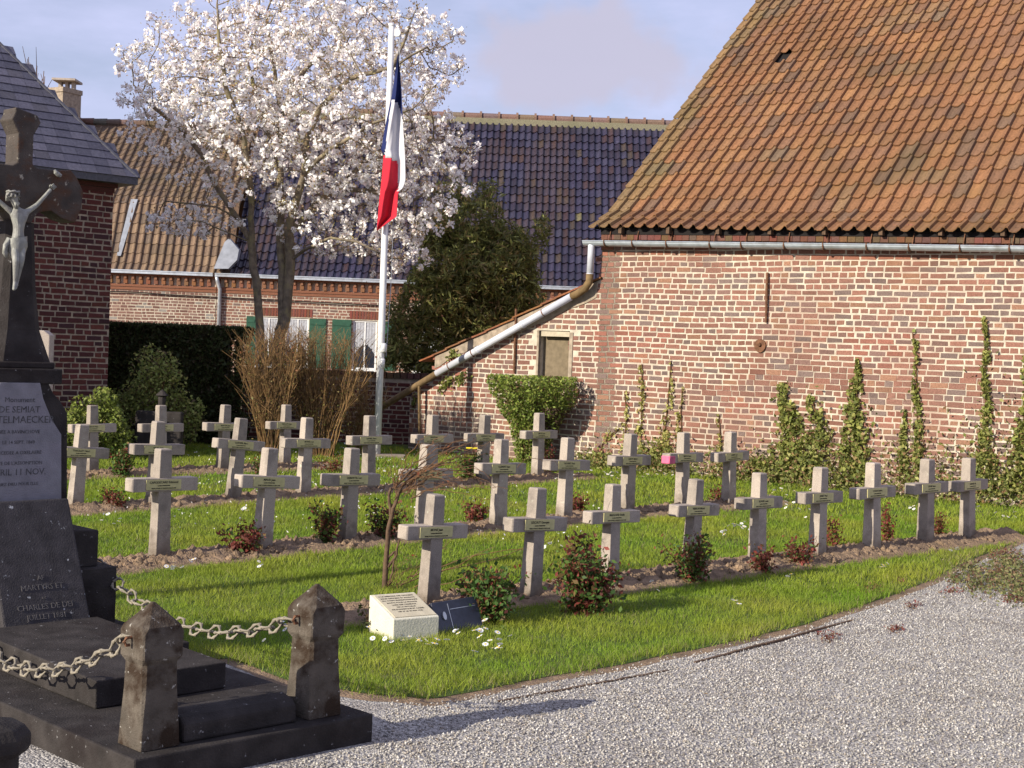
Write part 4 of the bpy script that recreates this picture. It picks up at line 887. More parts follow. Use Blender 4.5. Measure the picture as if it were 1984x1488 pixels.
# crucified figure: one skinned body
def cp(px, py, dv=0): a, z_ = spx(px, py, CV-.12-dv); return MS(a, CV-.12-dv, z_)
zc_ = lambda p: p
jn = {'pel': cp(34, 470, .01), 'wai': cp(36, 446, .015), 'che': cp(37, 418, .02), 'nck': cp(32, 402, .025), 'hd1': cp(29, 392, .05), 'hd2': cp(25, 379, .055), 'hd3': cp(26, 371, .05),
      'sR': cp(50, 412, .01), 'eR': cp(72, 397, .0), 'wR': cp(92, 374, .0), 'hR': cp(99, 366, -.005), 'sL': cp(22, 411, .01), 'eL': cp(5, 396, .0), 'wL': cp(-16, 376, .0), 'hL': cp(-24, 368, -.005),
      'kR': cp(41, 505, .05), 'aR': cp(33, 545, .02), 'fR': cp(29, 561, .05), 'kL': cp(31, 506, .055), 'aL': cp(29, 546, .03), 'fL': cp(27, 563, .055), 'hipR': cp(42, 476, .01), 'hipL': cp(28, 476, .01)}
rd = {'pel': .040, 'wai': .033, 'che': .043, 'nck': .018, 'hd1': .022, 'hd2': .029, 'hd3': .024, 'sR': .020, 'eR': .015, 'wR': .011, 'hR': .012, 'sL': .020, 'eL': .015, 'wL': .011, 'hL': .012, 'kR': .022, 'aR': .012, 'fR': .011, 'kL': .022, 'aL': .012, 'fL': .011, 'hipR': .030, 'hipL': .030}
ed = [('pel', 'wai'), ('wai', 'che'), ('che', 'nck'), ('nck', 'hd1'), ('hd1', 'hd2'), ('hd2', 'hd3'), ('che', 'sR'), ('sR', 'eR'), ('eR', 'wR'), ('wR', 'hR'), ('che', 'sL'), ('sL', 'eL'), ('eL', 'wL'), ('wL', 'hL'), ('pel', 'hipR'), ('hipR', 'kR'), ('kR', 'aR'), ('aR', 'fR'), ('pel', 'hipL'), ('hipL', 'kL'), ('kL', 'aL'), ('aL', 'fL')]
ks = list(jn); inv = WM[mon].inverted()
me = bpy.data.meshes.new('christ_figure'); me.from_pydata([tuple(inv @ jn[k]) for k in ks], [(ks.index(a), ks.index(b_)) for a, b_ in ed], [])
fig = bpy.data.objects.new('christ_figure', me); COL.objects.link(fig); fig.parent = mon
sk = fig.modifiers.new('skin', 'SKIN'); sb = fig.modifiers.new('sub', 'SUBSURF'); sb.levels = sb.render_levels = 2
for i, k in enumerate(ks): me.skin_vertices[0].data[i].radius = (rd[k]*.88, rd[k]*.88); me.skin_vertices[0].data[i].use_root = (k == 'pel')
me.materials.append(M['corpus'])
tag(fig, 'pale weathered metal figure of the crucified Christ')
m_ = MB()  # loincloth
c1 = jn['pel']; 
pf = [(.050, .028), (.055, .0), (.050, -.03), (.043, -.062), (.030, -.075)]
V = []
sgm = 14
for r_, z_ in pf:
    for k in range(sgm):
        q = 2*math.pi*k/sgm; rr = r_*(1+.10*math.sin(5*q+z_*60)); V.append(c1+um*(rr*math.cos(q))+vm*(rr*.8*math.sin(q))+Z3*(z_+.01*math.cos(q)))
m_.add(V, [(i*sgm+k, i*sgm+(k+1) % sgm, (i+1)*sgm+(k+1) % sgm, (i+1)*sgm+k) for i in range(4) for k in range(sgm)])
m_.tube([c1-um*.05+Z3*.02, c1-um*.066-Z3*.02, c1-um*.068-Z3*.06, c1-um*.058-Z3*.085], [.012, .016, .017, .008], 7)
m_.build('loincloth', M['corpus'], fig, smooth=True)
m_ = MB(); hd = jn['hd2']
for k in range(26):
    q = rnd.uniform(0, 6.28); w_ = rnd.uniform(-.2, 1); a = hd+um*(.028*math.cos(q))+vm*(.028*math.sin(q)*(1 if math.sin(q) > 0 else .6))+Z3*(.012+.014*w_)
    m_.tube([a, a+um*rnd.uniform(-.012, .012)-Z3*.02, a+um*rnd.uniform(-.015, .015)-Z3*.045*(.5 if math.sin(q) < -.3 else 1)], [.007, .008, .004], 5)
for s1 in (-1, 1): m_.tube([jn['hd1']-vm*.022+um*s1*.006-Z3*.002, jn['hd1']-vm*.022+um*s1*.004-Z3*.028], [.011, .004], 6)
m_.tube([hd-vm*.026+Z3*.006, hd-vm*.036-Z3*.006, hd-vm*.027-Z3*.010], [.003, .006, .004], 6)
m_.tube([hd+um*(.031*math.cos(q))+vm*(.031*math.sin(q))+Z3*(.020+.003*math.sin(q*6)) for q in np.linspace(0, 6.28, 19)[:-1]], .006, 5, closed=True)
m_.build('hair_and_crown', M['corpus'], fig, smooth=True)
for sd, w_ in (('R', 'wR'), ('L', 'wL')): # palms and fingers against the arms of the cross
    m_ = MB(); a = jn['h'+sd]; dr = (jn['h'+sd]-jn[w_]).normalized(); pe = dr.cross(vm).normalized()
    for f in range(4): o_ = a+pe*(.010-.007*f)+dr*.008; m_.tube([o_, o_+dr*.014-vm*.003, o_+dr*.022-vm*.010], [.004, .0038, .003], 6)
    m_.tube([a+pe*.010, a+pe*.019+dr*.006-vm*.006, a+pe*.02+dr*.014-vm*.010], [.0045, .004, .003], 6)
    m_.build('fingers', M['corpus'], fig, smooth=True)
# scrolls at ends of the cross arms
m_ = MB(); a_ = [cp(118, 341, -.02), cp(113, 338, -.02), cp(108, 334, -.02), cp(106, 329, -.02)]; m_.tube(a_, [.01, .014, .012, .006], 6); m_.build('nail', M['corpus'], mon)
# small grave stele behind
bs = P(62, 740, 9.6); m_ = MB(); tz = P(80, 640, 9.6).z; xx0, xx1 = P(55, 700, 9.6).x, P(95, 700, 9.6).x
m_.prism([Vector((xx0, 9.6, -.1)), Vector((xx1, 9.6, -.1)), Vector((xx1, 9.6, tz-.03)), Vector((xx1-.04, 9.6, tz)), Vector((xx0, 9.6, tz))], Vector((0, .1, 0)))
tag(m_.build('headstone', M['concrete'], bevel=.006), 'plain pale grey headstone standing behind the calvary shaft', 'headstone')
# corner posts ----------------------------------------------------------------------
def corner_post(p, label, mname, hgt=.575, rot=MT, ped=True):
    t_ = thing('stone_post', p, rot, label, 'post', 'stone posts of the calvary enclosure')
    a = .088; m_ = MB()
    pr_ = [(.092, -.13), (.092, 0.0)] if False else None
    def oct(a_, ch_): return [(-a_+ch_, -a_), (a_-ch_, -a_), (a_, -a_+ch_), (a_, a_-ch_), (a_-ch_, a_), (-a_+ch_, a_), (-a_, a_-ch_), (-a_, -a_+ch_)]
    V = []; rings = [(.088, .002, 0), (.084, .004, .10), (.080, .012, .22), (.078, .014, .335), (.090, .006, .36), (.092, .006, .46), (.088, .020, .485), (.006, .001, .572)]
    for a_, c_, z_ in rings: V += [(x, y, z_*hgt/.575) for x, y in oct(a_, c_)]
    n = len(rings); m_.add(V, [(i*8+k, i*8+(k+1) % 8, (i+1)*8+(k+1) % 8, (i+1)*8+k) for i in range(n-1) for k in range(8)]+[tuple(range(8))[::-1], tuple(range(8*n-8, 8*n))])
    m_.build('shaft', M[mname], t_, local=True, bevel=.004)
    m_ = MB(); m_.tube([(-.08, .0, .44), (-.115, 0, .44), (-.125, 0, .425), (-.115, 0, .41), (-.10, 0, .41)], .007, 6); m_.build('ring_bolt', M['rust'], t_, local=True)
    return t_
p1 = corner_post(MS(.088+.0, .088, .122), 'grey stone post with pointed cap at the near left corner', 'poststone')
p2 = corner_post(MS(.905, .088, .122), 'rust streaked stone post with pointed cap next to the lawn', 'poststone')
# post block of the neighbouring grave
ng = thing('grave_post', P(8, 1480, 4.72)*1.0, R(40), 'low grey stone post with rounded cap at the bottom left corner', 'post')
m_ = MB(); o_ = Vector((P(-32, 1480, 4.7).x, 4.7, 0))
m_.lathe(o_, [(.125, -.05), (.12, .36), (.12, .37)], 4, rot=R(40)); m_.lathe(o_, [(.135, .37), (.147, .39), (.147, .43), (.125, .46), (.06, .475), (.001, .48)], 8, rot=R(20)); m_.build('shaft', M['dstone'], ng, bevel=.006)
# chains ------------------------------------------------------------------------------
def link_mesh(Ln=.118, w_=.030, th=.0065):
    m_ = MB(); pts = []
    K = 18
    for k in range(K):
        q = 2*math.pi*k/K; x_ = math.cos(q)*(Ln/2-.01); z_ = math.sin(q)*w_*(1.1 if abs(math.cos(q)) < .75 else .9); pts.append(Vector((x_, 0, z_)))
    rad = [th*(1.5 if k % 3 == 0 else .8) for k in range(K)]; m_.tube(pts, rad, 6, closed=True)
    for k in (3, 6, 12, 15): m_.tube([pts[k], pts[k]*1.28], [th*.9, th*.3], 5)
    return m_
lm = link_mesh(); LME = None
def chain(a, b_, sag, n, label):
    global LME
    c_ = thing('chain', a, 0, label, 'chain')
    def pt(t_): return a.lerp(b_, t_)-Z3*(4*sag*t_*(1-t_))
    for i in range(n):
        t0, t1 = i/n, (i+1)/n; q0, q1 = pt(t0), pt(t1); mid = (q0+q1)/2; d_ = (q1-q0); 
        if LME is None: o = lm.build('link', M['chain'], c_, local=True, smooth=True, col=False); LME = o.data
        else: o = bpy.data.objects.new('link', LME); COL.objects.link(o); o.parent = c_
        yax = Vector((0, 0, 1)).cross(d_).normalized(); zax = d_.normalized().cross(yax)
        rt_ = Matrix((d_.normalized(), yax, zax)).transposed().to_4x4()
        o.matrix_local = Matrix.Translation(mid-a) @ rt_ @ Matrix.Rotation(R(30 if i % 2 else 105)+rnd.uniform(-.3, .3), 4, 'X') @ Matrix.Diagonal((d_.length/.092, 1, 1, 1))
    return c_
chain(MS(.80, .12, .54), P(171, 1066, 8.35), .215, 24, 'rusty ornamental chain hanging from the lawn side post to the calvary')
chain(MS(.0, .10, .56), P(-95, 1200, 7.15), .19, 22, 'rusty ornamental chain hanging left of the near corner post')
# ------------------------------------------------------------------ memorial block and plaque
pb = G(761, 1243); mt_ = R(33); ub = Vector((math.cos(mt_), math.sin(mt_), 0)); vb = Vector((-math.sin(mt_), math.cos(mt_), 0))
mb_ = thing('memorial_block', pb, 0, 'small white painted memorial block with sloping inscribed top beside the front cross', 'memorial')
m_ = MB(); WB, DB, HF, HB = .325, .33, .135, .235
m_.prism([pb-Z3*.05, pb+Z3*HF, pb+vb*DB+Z3*HB, pb+vb*DB-Z3*.05], ub*WB); m_.build('block', M['memorial'], mb_, bevel=.006)
sl_ = (vb*DB+Z3*(HB-HF)); sn = ub.cross(sl_).normalized(); m_ = MB(); o_ = pb+Z3*HF
m_.frame_box(o_, ub, sl_.normalized(), sn, (.02, WB-.01), (.02, sl_.length-.02), (.0, .005)); ip = m_.build('inscribed_plate', M['memplate'], mb_, bevel=.001)
text('lettering', [('A LA MEMOIRE DES OFFICIERS', 1), ('SOUS-OFFICIERS ET SOLDATS', 1), ('DU CORPS EXPEDITIONNAIRE', 1), ('MORTS POUR LA FRANCE', 1), ('LORS DES COMBATS', 1), ('DE LA BATAILLE', 1), ('DE DUNKERQUE ET CASSEL', 1), ('LES 27 28 29 MAI 1940', 1)], .0185, o_+ub*(WB/2)+sl_.normalized()*(sl_.length-.055)+sn*.0055, ub, sl_.normalized(), M['ink'], ip, .0004, gap=1.62, bold=.0004)
pq = G(851, 1231); qr = G(937, 1216); uq = (qr-pq); uq.z = 0; lq = uq.length; uq.normalize(); vq = Vector((-uq.y, uq.x, 0)); upq = (Z3*.92+vq*.38).normalized(); nq = uq.cross(upq)
pl = thing('memorial_plaque', pq, 0, 'dark blue stone plaque with oval medallion leaning at the front cross', 'plaque')
m_ = MB(); m_.frame_box(pq, uq, upq, nq, (0, lq), (-.02, .21), (-.03, 0)); m_.build('slab', M['bluestone'], pl, bevel=.004)
m_ = MB(); c_ = pq+uq*.085+upq*.115; m_.prism([c_+uq*(.016*math.cos(q))+upq*(.027*math.sin(q)) for q in np.linspace(0, 6.28, 17)[:-1]], nq*.01); m_.build('medallion', M['silver'], pl)
m_ = MB(); m_.frame_box(pq, uq, upq, nq, (.14, .145), (.02, .19), (.0, .003)); m_.frame_box(pq, uq, upq, nq, (.155, lq-.03), (.15, .154), (.0, .003)); m_.build('engraved_line', M['silver'], pl)
# ------------------------------------------------------------------ flagpole and flag
FPY = 21.3; pbse = P(730, 884, FPY); ptop = P(759, 50, FPY); bx_ = pbse.x; pbse = Vector((bx_, FPY, float(gz(FPY))))
fp = thing('flagpole', pbse, 0, 'tall white painted flagpole with pulley on the lawn', 'flagpole')
m_ = MB(); m_.tube([pbse-Z3*.1, Vector((bx_+.005, FPY, 2)), Vector((ptop.x, FPY, ptop.z))], [.055, .052, .043], 14); m_.build('pole', M['white'], fp, smooth=True)
m_ = MB(); m_.tube([ptop, ptop+Z3*.03], [.052, .05], 14); m_.tube([Vector((ptop.x+.03, FPY-.02, ptop.z-.10)), Vector((ptop.x+.03, FPY+.02, ptop.z-.10))], .001) if False else None
c_ = Vector((ptop.x+.075, FPY, ptop.z-.10)); m_.tube([c_-Y_*.022, c_+Y_*.022], .06, 18); m_.build('pulley', M['white'], fp)
m_ = MB(); hx = c_+X_*.055
m_.tube([hx, P(771, 105, FPY)], .007, 5); m_.tube([P(752, 440, FPY), P(747, 560, FPY)-Y_*.03, P(744, 700, FPY)], .006, 5); m_.tube([hx+Y_*.03, P(757, 560, FPY+.03), P(748, 690, FPY+.03)], .006, 5); m_.build('halyard', M['curtain'], fp)
m_ = MB(); c_ = P(743, 674, FPY-.02); m_.tube([c_-Z3*.07, c_-Z3*.05, c_+Z3*.05, c_+Z3*.07], [.03, .05, .05, .03], 10); c_ = P(741, 704, FPY-.02); m_.tube([c_-Z3*.07, c_+Z3*.07], .035, 8); m_.build('cleat', M['white'], fp, smooth=True)
m_ = MB(); q = G(745, 883); m_.box((pbse.x-.12, pbse.x+.42), (FPY-.18, FPY+.1), (pbse.z-.05, pbse.z+.05)); m_.build('foot', M['concrete'], fp, bevel=.01)
lx = [(107, 771), (150, 764), (180, 760), (240, 747), (290, 738), (300, 743), (349, 739), (394, 734), (430, 731), (446, 730)]
rx = [(107, 772.5), (184, 778), (237, 780.5), (296, 784), (350, 786), (364, 782), (372, 772), (420, 768), (427, 757), (446, 731)]
rows = np.linspace(107, 446, 64); nc = 26; V = []
for y in rows:
    a, b_ = np.interp(y, [p[0] for p in lx], [p[1] for p in lx]), np.interp(y, [p[0] for p in rx], [p[1] for p in rx])
    for k in range(nc):
        q = k/(nc-1); ww = b_-a
        dep = .06*math.sin(q*math.pi*2.6+y*.006+.4)*min(1, ww/25)+.012*math.sin(q*20+y*.05)
        V.append(P(a+ww*q, y, FPY-.12+dep))
FB, FWt, FR = [], [], []
mbl = [(107, 900), (193, 900), (194, 759), (199, 771), (234, 780)]
for i in range(len(rows)-1):
    for k in range(nc-1):
        y = (rows[i]+rows[i+1])/2; a, b_ = np.interp(y, [p[0] for p in lx], [p[1] for p in lx]), np.interp(y, [p[0] for p in rx], [p[1] for p in rx]); x = a+(b_-a)*(k+.5)/(nc-1)
        lb_ = np.interp(y, [193, 250, 300], [759, 750.5, 746]); rb_ = np.interp(y, [193, 199, 234], [759, 771, 781])
        blue = y < 193 or (y < 302 and x < lb_) or (y < 234 and x > rb_)
        red = (y > np.interp(x, [743, 768], [302, 312])) and (x < np.interp(y, [312, 370, 446], [770, 771.5, 800]))
        if y > 302 and y < 372 and x > 771: red = False
        f = (i*nc+k, (i+1)*nc+k, (i+1)*nc+k+1, i*nc+k+1); (FB if blue else FR if red else FWt).append(f)
flg = thing('flag', P(771, 105, FPY), 0, 'furled blue, white and red tricolour flag hanging on the pole', 'flag')
for nm, ff, mm in (('blue_band', FB, 'flagblue'), ('white_band', FWt, 'flagwhite'), ('red_band', FR, 'flagred')):
    o = mesh(nm, V, ff, M[mm], flg, smooth=True); sd = o.modifiers.new('s', 'SOLIDIFY'); sd.thickness = .004
# grave with a lantern in front of the hedge, yellow rod
gp = P(300, 880, 19.8); gr = thing('dark_gravestone', (gp.x, 19.8, float(gz(19.8))), 0, 'dark low gravestone in front of the hedge behind the back row', 'headstone')
m_ = MB(); hz = P(300, 797, 19.8).z; m_.box((P(262, 800, 19.8).x, P(352, 800, 19.8).x), (19.8, 19.95), (-.1, hz)); m_.build('stone', M['dstone'], gr, bevel=.02)
m_ = MB(); c_ = P(307, 796, 19.7); m_.lathe(Vector((c_.x, 19.88, hz)), [(.07, 0), (.07, .03), (.05, .05), (.055, .2), (.09, .22), (.02, .29), (.01, .3)], 10); lnt = tag(m_.build('grave_lantern', M['dstone']), 'small dark lantern standing on the low gravestone', 'lantern')
yA, yB = P(903, 868, 20.3), P(930, 869, 20.3); m_ = MB(); m_.tube([yA, yB], .012, 6); tag(m_.build('yellow_rod', M['yellow']), 'short yellow rod lying at the foot of the lean-to wall', 'rod')
# ------------------------------------------------------------------ plants
def stems_and_leaves(name, base, tips, label, cat, leafn, leafs, lcols, scol=(.8, .55, .45), srad=.004, spread=.05, lw=None, group=None, names=('stems', 'foliage'), wander=.04, seed=1, lo=.25, bend=.3):
    r_ = np.random.RandomState(seed); root = thing(name, base, 0, label, cat, group); m_ = MB(); C = []
    for tp in tips:
        tp = Vector(tp); b0 = base+Vector((r_.uniform(-.03, .03), r_.uniform(-.03, .03), -.02)); n_ = 5; pts = []
        hv = Vector((tp.x-b0.x, tp.y-b0.y, 0))
        for i in range(n_+1):
            q = i/n_; p = b0.lerp(tp, q)-hv*(bend*q*(1-q))+Vector(tuple(r_.normal(0, wander, 3)))*(q*(1-q)*2+.05); pts.append(p)
        m_.tube(pts, [srad*(1.25-.8*i/n_) for i in range(n_+1)], 4, scol, cap=False)
        k = max(1, int(leafn/len(tips)))
        for _ in range(k):
            q = r_.uniform(lo, 1.02); i = min(n_-1, int(q*n_)); p = pts[i].lerp(pts[i+1], min(1, q*n_-i)); C.append(np.array(p)+r_.normal(0, spread, 3))
    m_.build(names[0], M['twig'], root)
    C = np.array(C); C[:, 2] = np.maximum(C[:, 2], base.z+.01); V, Fc = leaves(C, np.full(len(C), leafs), rs=r_)
    mesh(names[1], V, Fc, M['leaf'], root, col=mixcols(len(C), lcols, lw, .25, r_)); return root
ROSE = [(.07, .14, .03), (.12, .20, .04), (.17, .05, .035), (.26, .06, .045), (.20, .13, .05)]
def rose(px, py, w, h, label, n=420, wts=(.25, .2, .22, .15, .18), ls=.045, st=9, seed=1, sp=.035):
    b_ = G(px, py); s = b_.y/F_; r_ = random.Random(seed); tips = []
    for i in range(st):
        a = r_.uniform(0, 6.28); q = r_.uniform(.25, 1)*w*s/2; tips.append((b_.x+q*math.cos(a), b_.y+q*math.sin(a)*.8, b_.z+h*s*r_.uniform(.55, 1.0)*(1.05-.12*q/(w*s/2))))
    w *= 1.4; h *= 1.1
    return stems_and_leaves('rose_bush', b_, tips, label, 'rose bush', int(n*2.6), ls*.95, ROSE, (.55, .25, .16), .0045, sp, list(wts), 'rose bushes planted between the crosses', seed=seed, lo=.15)
red = (.08, .06, .36, .34, .16); grn = (.36, .32, .10, .06, .16)
rose(468, 1078, 80, 62, 'small red leaved rose bush left of the second cross of the second row', 380, red, .038, 9, 3, .03)
rose(628, 1058, 84, 88, 'rose bush of thin stems between the second and third crosses of the second row', 420, (.2, .2, .25, .15, .2), .036, 11, 4, .03)
rose(742, 1050, 84, 84, 'dark rose bush right of the third cross of the second row', 420, (.3, .2, .25, .1, .15), .036, 11, 5, .03)
rose(950, 1205, 150, 100, 'broad leafy rose bush behind the blue stone plaque', 1150, grn, .040, 20, 6, .045)
rose(1135, 1190, 150, 125, 'bushy green and red rose bush at the foot of the third front cross', 1200, (.28, .22, .22, .14, .14), .042, 20, 7, .05)
rose(1125, 1150, 60, 140, 'tallest rose, upright between the second and third front crosses', 380, (.25, .15, .27, .18, .15), .042, 7, 8, .035)
rose(1340, 1130, 130, 98, 'loose rose bush in front of the fourth front cross', 620, (.26, .24, .22, .12, .16), .036, 14, 9, .045)
rose(1478, 1112, 60, 46, 'small dark red rose at the foot of the fifth front cross', 260, red, .034, 7, 10)
rose(1548, 1098, 60, 50, 'low brown rose between the fifth and sixth front crosses', 260, red, .034, 7, 11)
rose(1615, 1062, 40, 62, 'slender red rose right of the sixth front cross', 120, red, .034, 5, 12)
rose(1716, 1056, 40, 82, 'taller slender red rose right of the seventh front cross', 150, red, .034, 5, 13)
rose(1815, 1040, 50, 48, 'thin red rose between the last two front crosses', 110, red, .032, 5, 14)
rose(235, 925, 60, 60, 'green rose bush between the first two crosses of the back row', 420, grn, .042, 9, 15)
rose(222, 988, 70, 38, 'low dark red rose left of the second cross of the third row', 330, red, .036, 8, 16)
rose(905, 938, 56, 64, 'green rose bush left of the sixth and seventh crosses of the third row', 420, grn, .038, 9, 17)
rose(1118, 1000, 50, 44, 'small rose at the foot of the sixth cross of the second row', 220, red, .036, 7, 18)
rose(925, 1010, 90, 34, 'low rose between the fourth and fifth crosses of the second row', 300, red, .036, 8, 19)
rose(1310, 985, 30, 50, 'thin dark rose left of the pink marked cross', 110, grn, .036, 4, 20)
rose(1060, 925, 46, 60, 'dense dark twiggy rose right of the last cross of the third row', 260, red, .034, 8, 24)
rose(1390, 978, 40, 34, 'little rose between the last two crosses of the second row', 120, red, .034, 5, 21)
rose(640, 915, 90, 40, 'low dark twiggy rose between the fourth and fifth crosses of the third row', 200, (.1, .05, .35, .2, .3), .03, 14, 22)
rose(505, 920, 60, 34, 'low mixed rose before the bare shrub', 200, (.3, .2, .2, .1, .2), .032, 7, 23)
# bare climbing rose over the second row cross
bs_ = G(745, 1142); vs = bs_.y/F_; root = thing('bare_climbing_rose', bs_, 0, 'gnarled bare climbing rose with brown twigs arching right over a cross', 'rose')
Y0 = bs_.y; q3 = lambda px, py, dy=0: P(px, py, Y0+dy)
m_ = MB()
def knob(pts, r0, r1, seg=7, j=.004, col=(.75, .6, .5)):
    n_ = len(pts); P_ = []
    for i in range(n_-1):
        for k in range(4): P_.append(pts[i].lerp(pts[i+1], k/4)+Vector((rnd.uniform(-j, j), rnd.uniform(-j, j), rnd.uniform(-j, j))))
    P_.append(pts[-1]); m_.tube(P_, [r0+(r1-r0)*i/(len(P_)-1) for i in range(len(P_))], seg, col)
knob([q3(745, 1145), q3(747, 1090), q3(752, 1030), q3(762, 985), q3(776, 945), q3(800, 920)], .023, .010)
knob([q3(752, 1100), q3(768, 1075), q3(775, 1040)], .012, .006); knob([q3(757, 1010), q3(754, 960), q3(757, 945)], .014, .010)
knob([q3(747, 1120), q3(752, 1080), q3(766, 1068), q3(760, 1110), q3(752, 1140)], .010, .007)
tr = m_.build('trunk', M['woodbrown'], root, smooth=True)
m_ = MB(); rr = random.Random(5); tipl = []
def twig(a, b_, r_=.004, bend=25, n_=9, c=None):
    c = c or rr.choice([(.75, .62, .52), (.6, .5, .42), (.8, .6, .45)]); r_ *= .75
    pts = []; dv = rr.uniform(-.25, .25)
    for i in range(n_+1):
        q = i/n_; x = a[0]+(b_[0]-a[0])*q+rr.uniform(-5, 5); y = a[1]+(b_[1]-a[1])*q-bend*math.sin(q*math.pi)+rr.uniform(-5, 5); pts.append(q3(x, y, dv*q))
    m_.tube(pts, [r_*(1.2-.7*i/n_) for i in range(n_+1)], 4, c, cap=False); tipl.append(pts)
for k in range(26): twig((rr.uniform(765, 800), rr.uniform(915, 975)), (rr.uniform(820, 960), rr.uniform(838, 930)), rr.uniform(.003, .006), rr.uniform(-8, 30))
for k in range(9): twig((rr.uniform(770, 800), rr.uniform(925, 965)), (rr.uniform(880, 1000), rr.uniform(915, 985)), .004, rr.uniform(5, 30))
for k in range(10): twig((rr.uniform(755, 775), rr.uniform(940, 980)), (rr.uniform(735, 830), rr.uniform(845, 900)), .0035, rr.uniform(-10, 10))
for k in range(6): twig((rr.uniform(775, 800), rr.uniform(1120, 1150)), (rr.uniform(860, 1100), rr.uniform(1010, 1120)), .0045, rr.uniform(-5, 40))
for k in range(9): twig((rr.uniform(735, 770), 1140), (rr.uniform(740, 830), rr.uniform(1060, 1120)), .003, 5)
twig((1000, 905), (1080, 900), .003, 15)
tw = m_.build('twigs', M['twig'], root)
C = np.array([np.array(p) for pts in tipl for p in pts[4:] if rr.random() < .2]); C = C+nr.normal(0, .012, C.shape); V, Fc = leaves(C, np.full(len(C), .022)); mesh('buds', V, Fc, M['leaf'], root, col=mixcols(len(C), [(.34, .10, .05), (.25, .12, .06)]))
# ---- shrubs by volume
def cloud(name, label, cat, boxes, n, ls, cols, w=None, parent=None, seed=1, stems=None, shell=.35, group=None, asp=.55, thr=(-.35, .12)):
    """boxes: list of (centre, radii) ellipsoids, leaf clumps uneven by noise"""
    r_ = np.random.RandomState(seed); root = thing(name, (boxes[0][0][0], boxes[0][0][1], float(gz(boxes[0][0][1]))), 0, label, cat, group); C = []; vol = np.array([b_[1][0]*b_[1][1]*b_[1][2] for b_ in boxes]); vol = vol/vol.sum()
    for (c_, rad), f in zip(boxes, vol):
        k = int(n*f*2.2); d = r_.normal(size=(k, 3)); d /= np.linalg.norm(d, axis=1)[:, None]; rr_ = (shell+(1-shell)*r_.uniform(0, 1, k)**.5)[:, None]; p = np.array(c_)+d*rr_*np.array(rad)
        nn = np.array([noise.noise(Vector((a*2.6+seed, b_*2.6, c2*2.6)))+.6*noise.noise(Vector((a*7, b_*7, c2*7))) for a, b_, c2 in p]); p = p[nn > r_.uniform(thr[0], thr[1], k)]; C.append(p[:int(n*f*1.2)])
    C = np.concatenate(C); C = C[C[:, 2] > .03]; V, Fc = leaves(C, np.full(len(C), ls), rs=r_, aspect=asp); cc = mixcols(len(C), cols, w, .25, r_)
    mesh('foliage', V, Fc, M['leaf'], root, col=cc)
    m_ = MB()
    for a, b_ in (stems or []):
        a, b_ = Vector(a), Vector(b_); pts = [a.lerp(b_, q)+Vector((rnd.uniform(-.03, .03), rnd.uniform(-.03, .03), 0)) for q in (0, .33, .66, 1)]; m_.tube(pts, [.018, .014, .010, .005], 5, (.6, .5, .4), cap=False)
    if not stems:
        c_, rad = boxes[0]
        for k in range(9): m_.tube([Vector((c_[0]+rnd.uniform(-.1, .1), c_[1], float(gz(c_[1])))), Vector(c_)+Vector((rnd.uniform(-.6, .6)*rad[0], rnd.uniform(-.5, .5)*rad[1], rnd.uniform(-.2, .6)*rad[2]))], [.02, .006], 5, (.6, .5, .4), cap=False)
    m_.build('stems', M['twig'], root)
    return root
def E_(px, py, Y, rx, ry, rz=None): p = P(px, py, Y); s = Y/F_; return ((p.x, Y, p.z), (rx*s, (rz or min(rx, ry)*s), ry*s))
cloud('bamboo_thicket', 'tall dark green bamboo thicket behind the lean-to roof', 'bamboo', [E_(910, 575, 25.2, 125, 125, 1.0), E_(840, 600, 24.9, 70, 100, .6), E_(985, 520, 25.6, 70, 90, .7), E_(915, 455, 25.6, 90, 70, .7), E_(800, 700, 24.7, 70, 60, .5), E_(880, 390, 26, 50, 50, .4), E_(1050, 450, 26, 20, 45, .3), E_(950, 380, 26, 35, 35, .3), E_(860, 470, 25.8, 60, 70, .4), E_(780, 640, 24.8, 40, 80, .4), E_(1010, 600, 25.2, 60, 60, .4)], 42000, .13, [(.24, .25, .07), (.15, .16, .05), (.46, .48, .14), (.34, .26, .10)], [.4, .28, .12, .2], seed=3, shell=.1, asp=.22, thr=(-.25, .3))
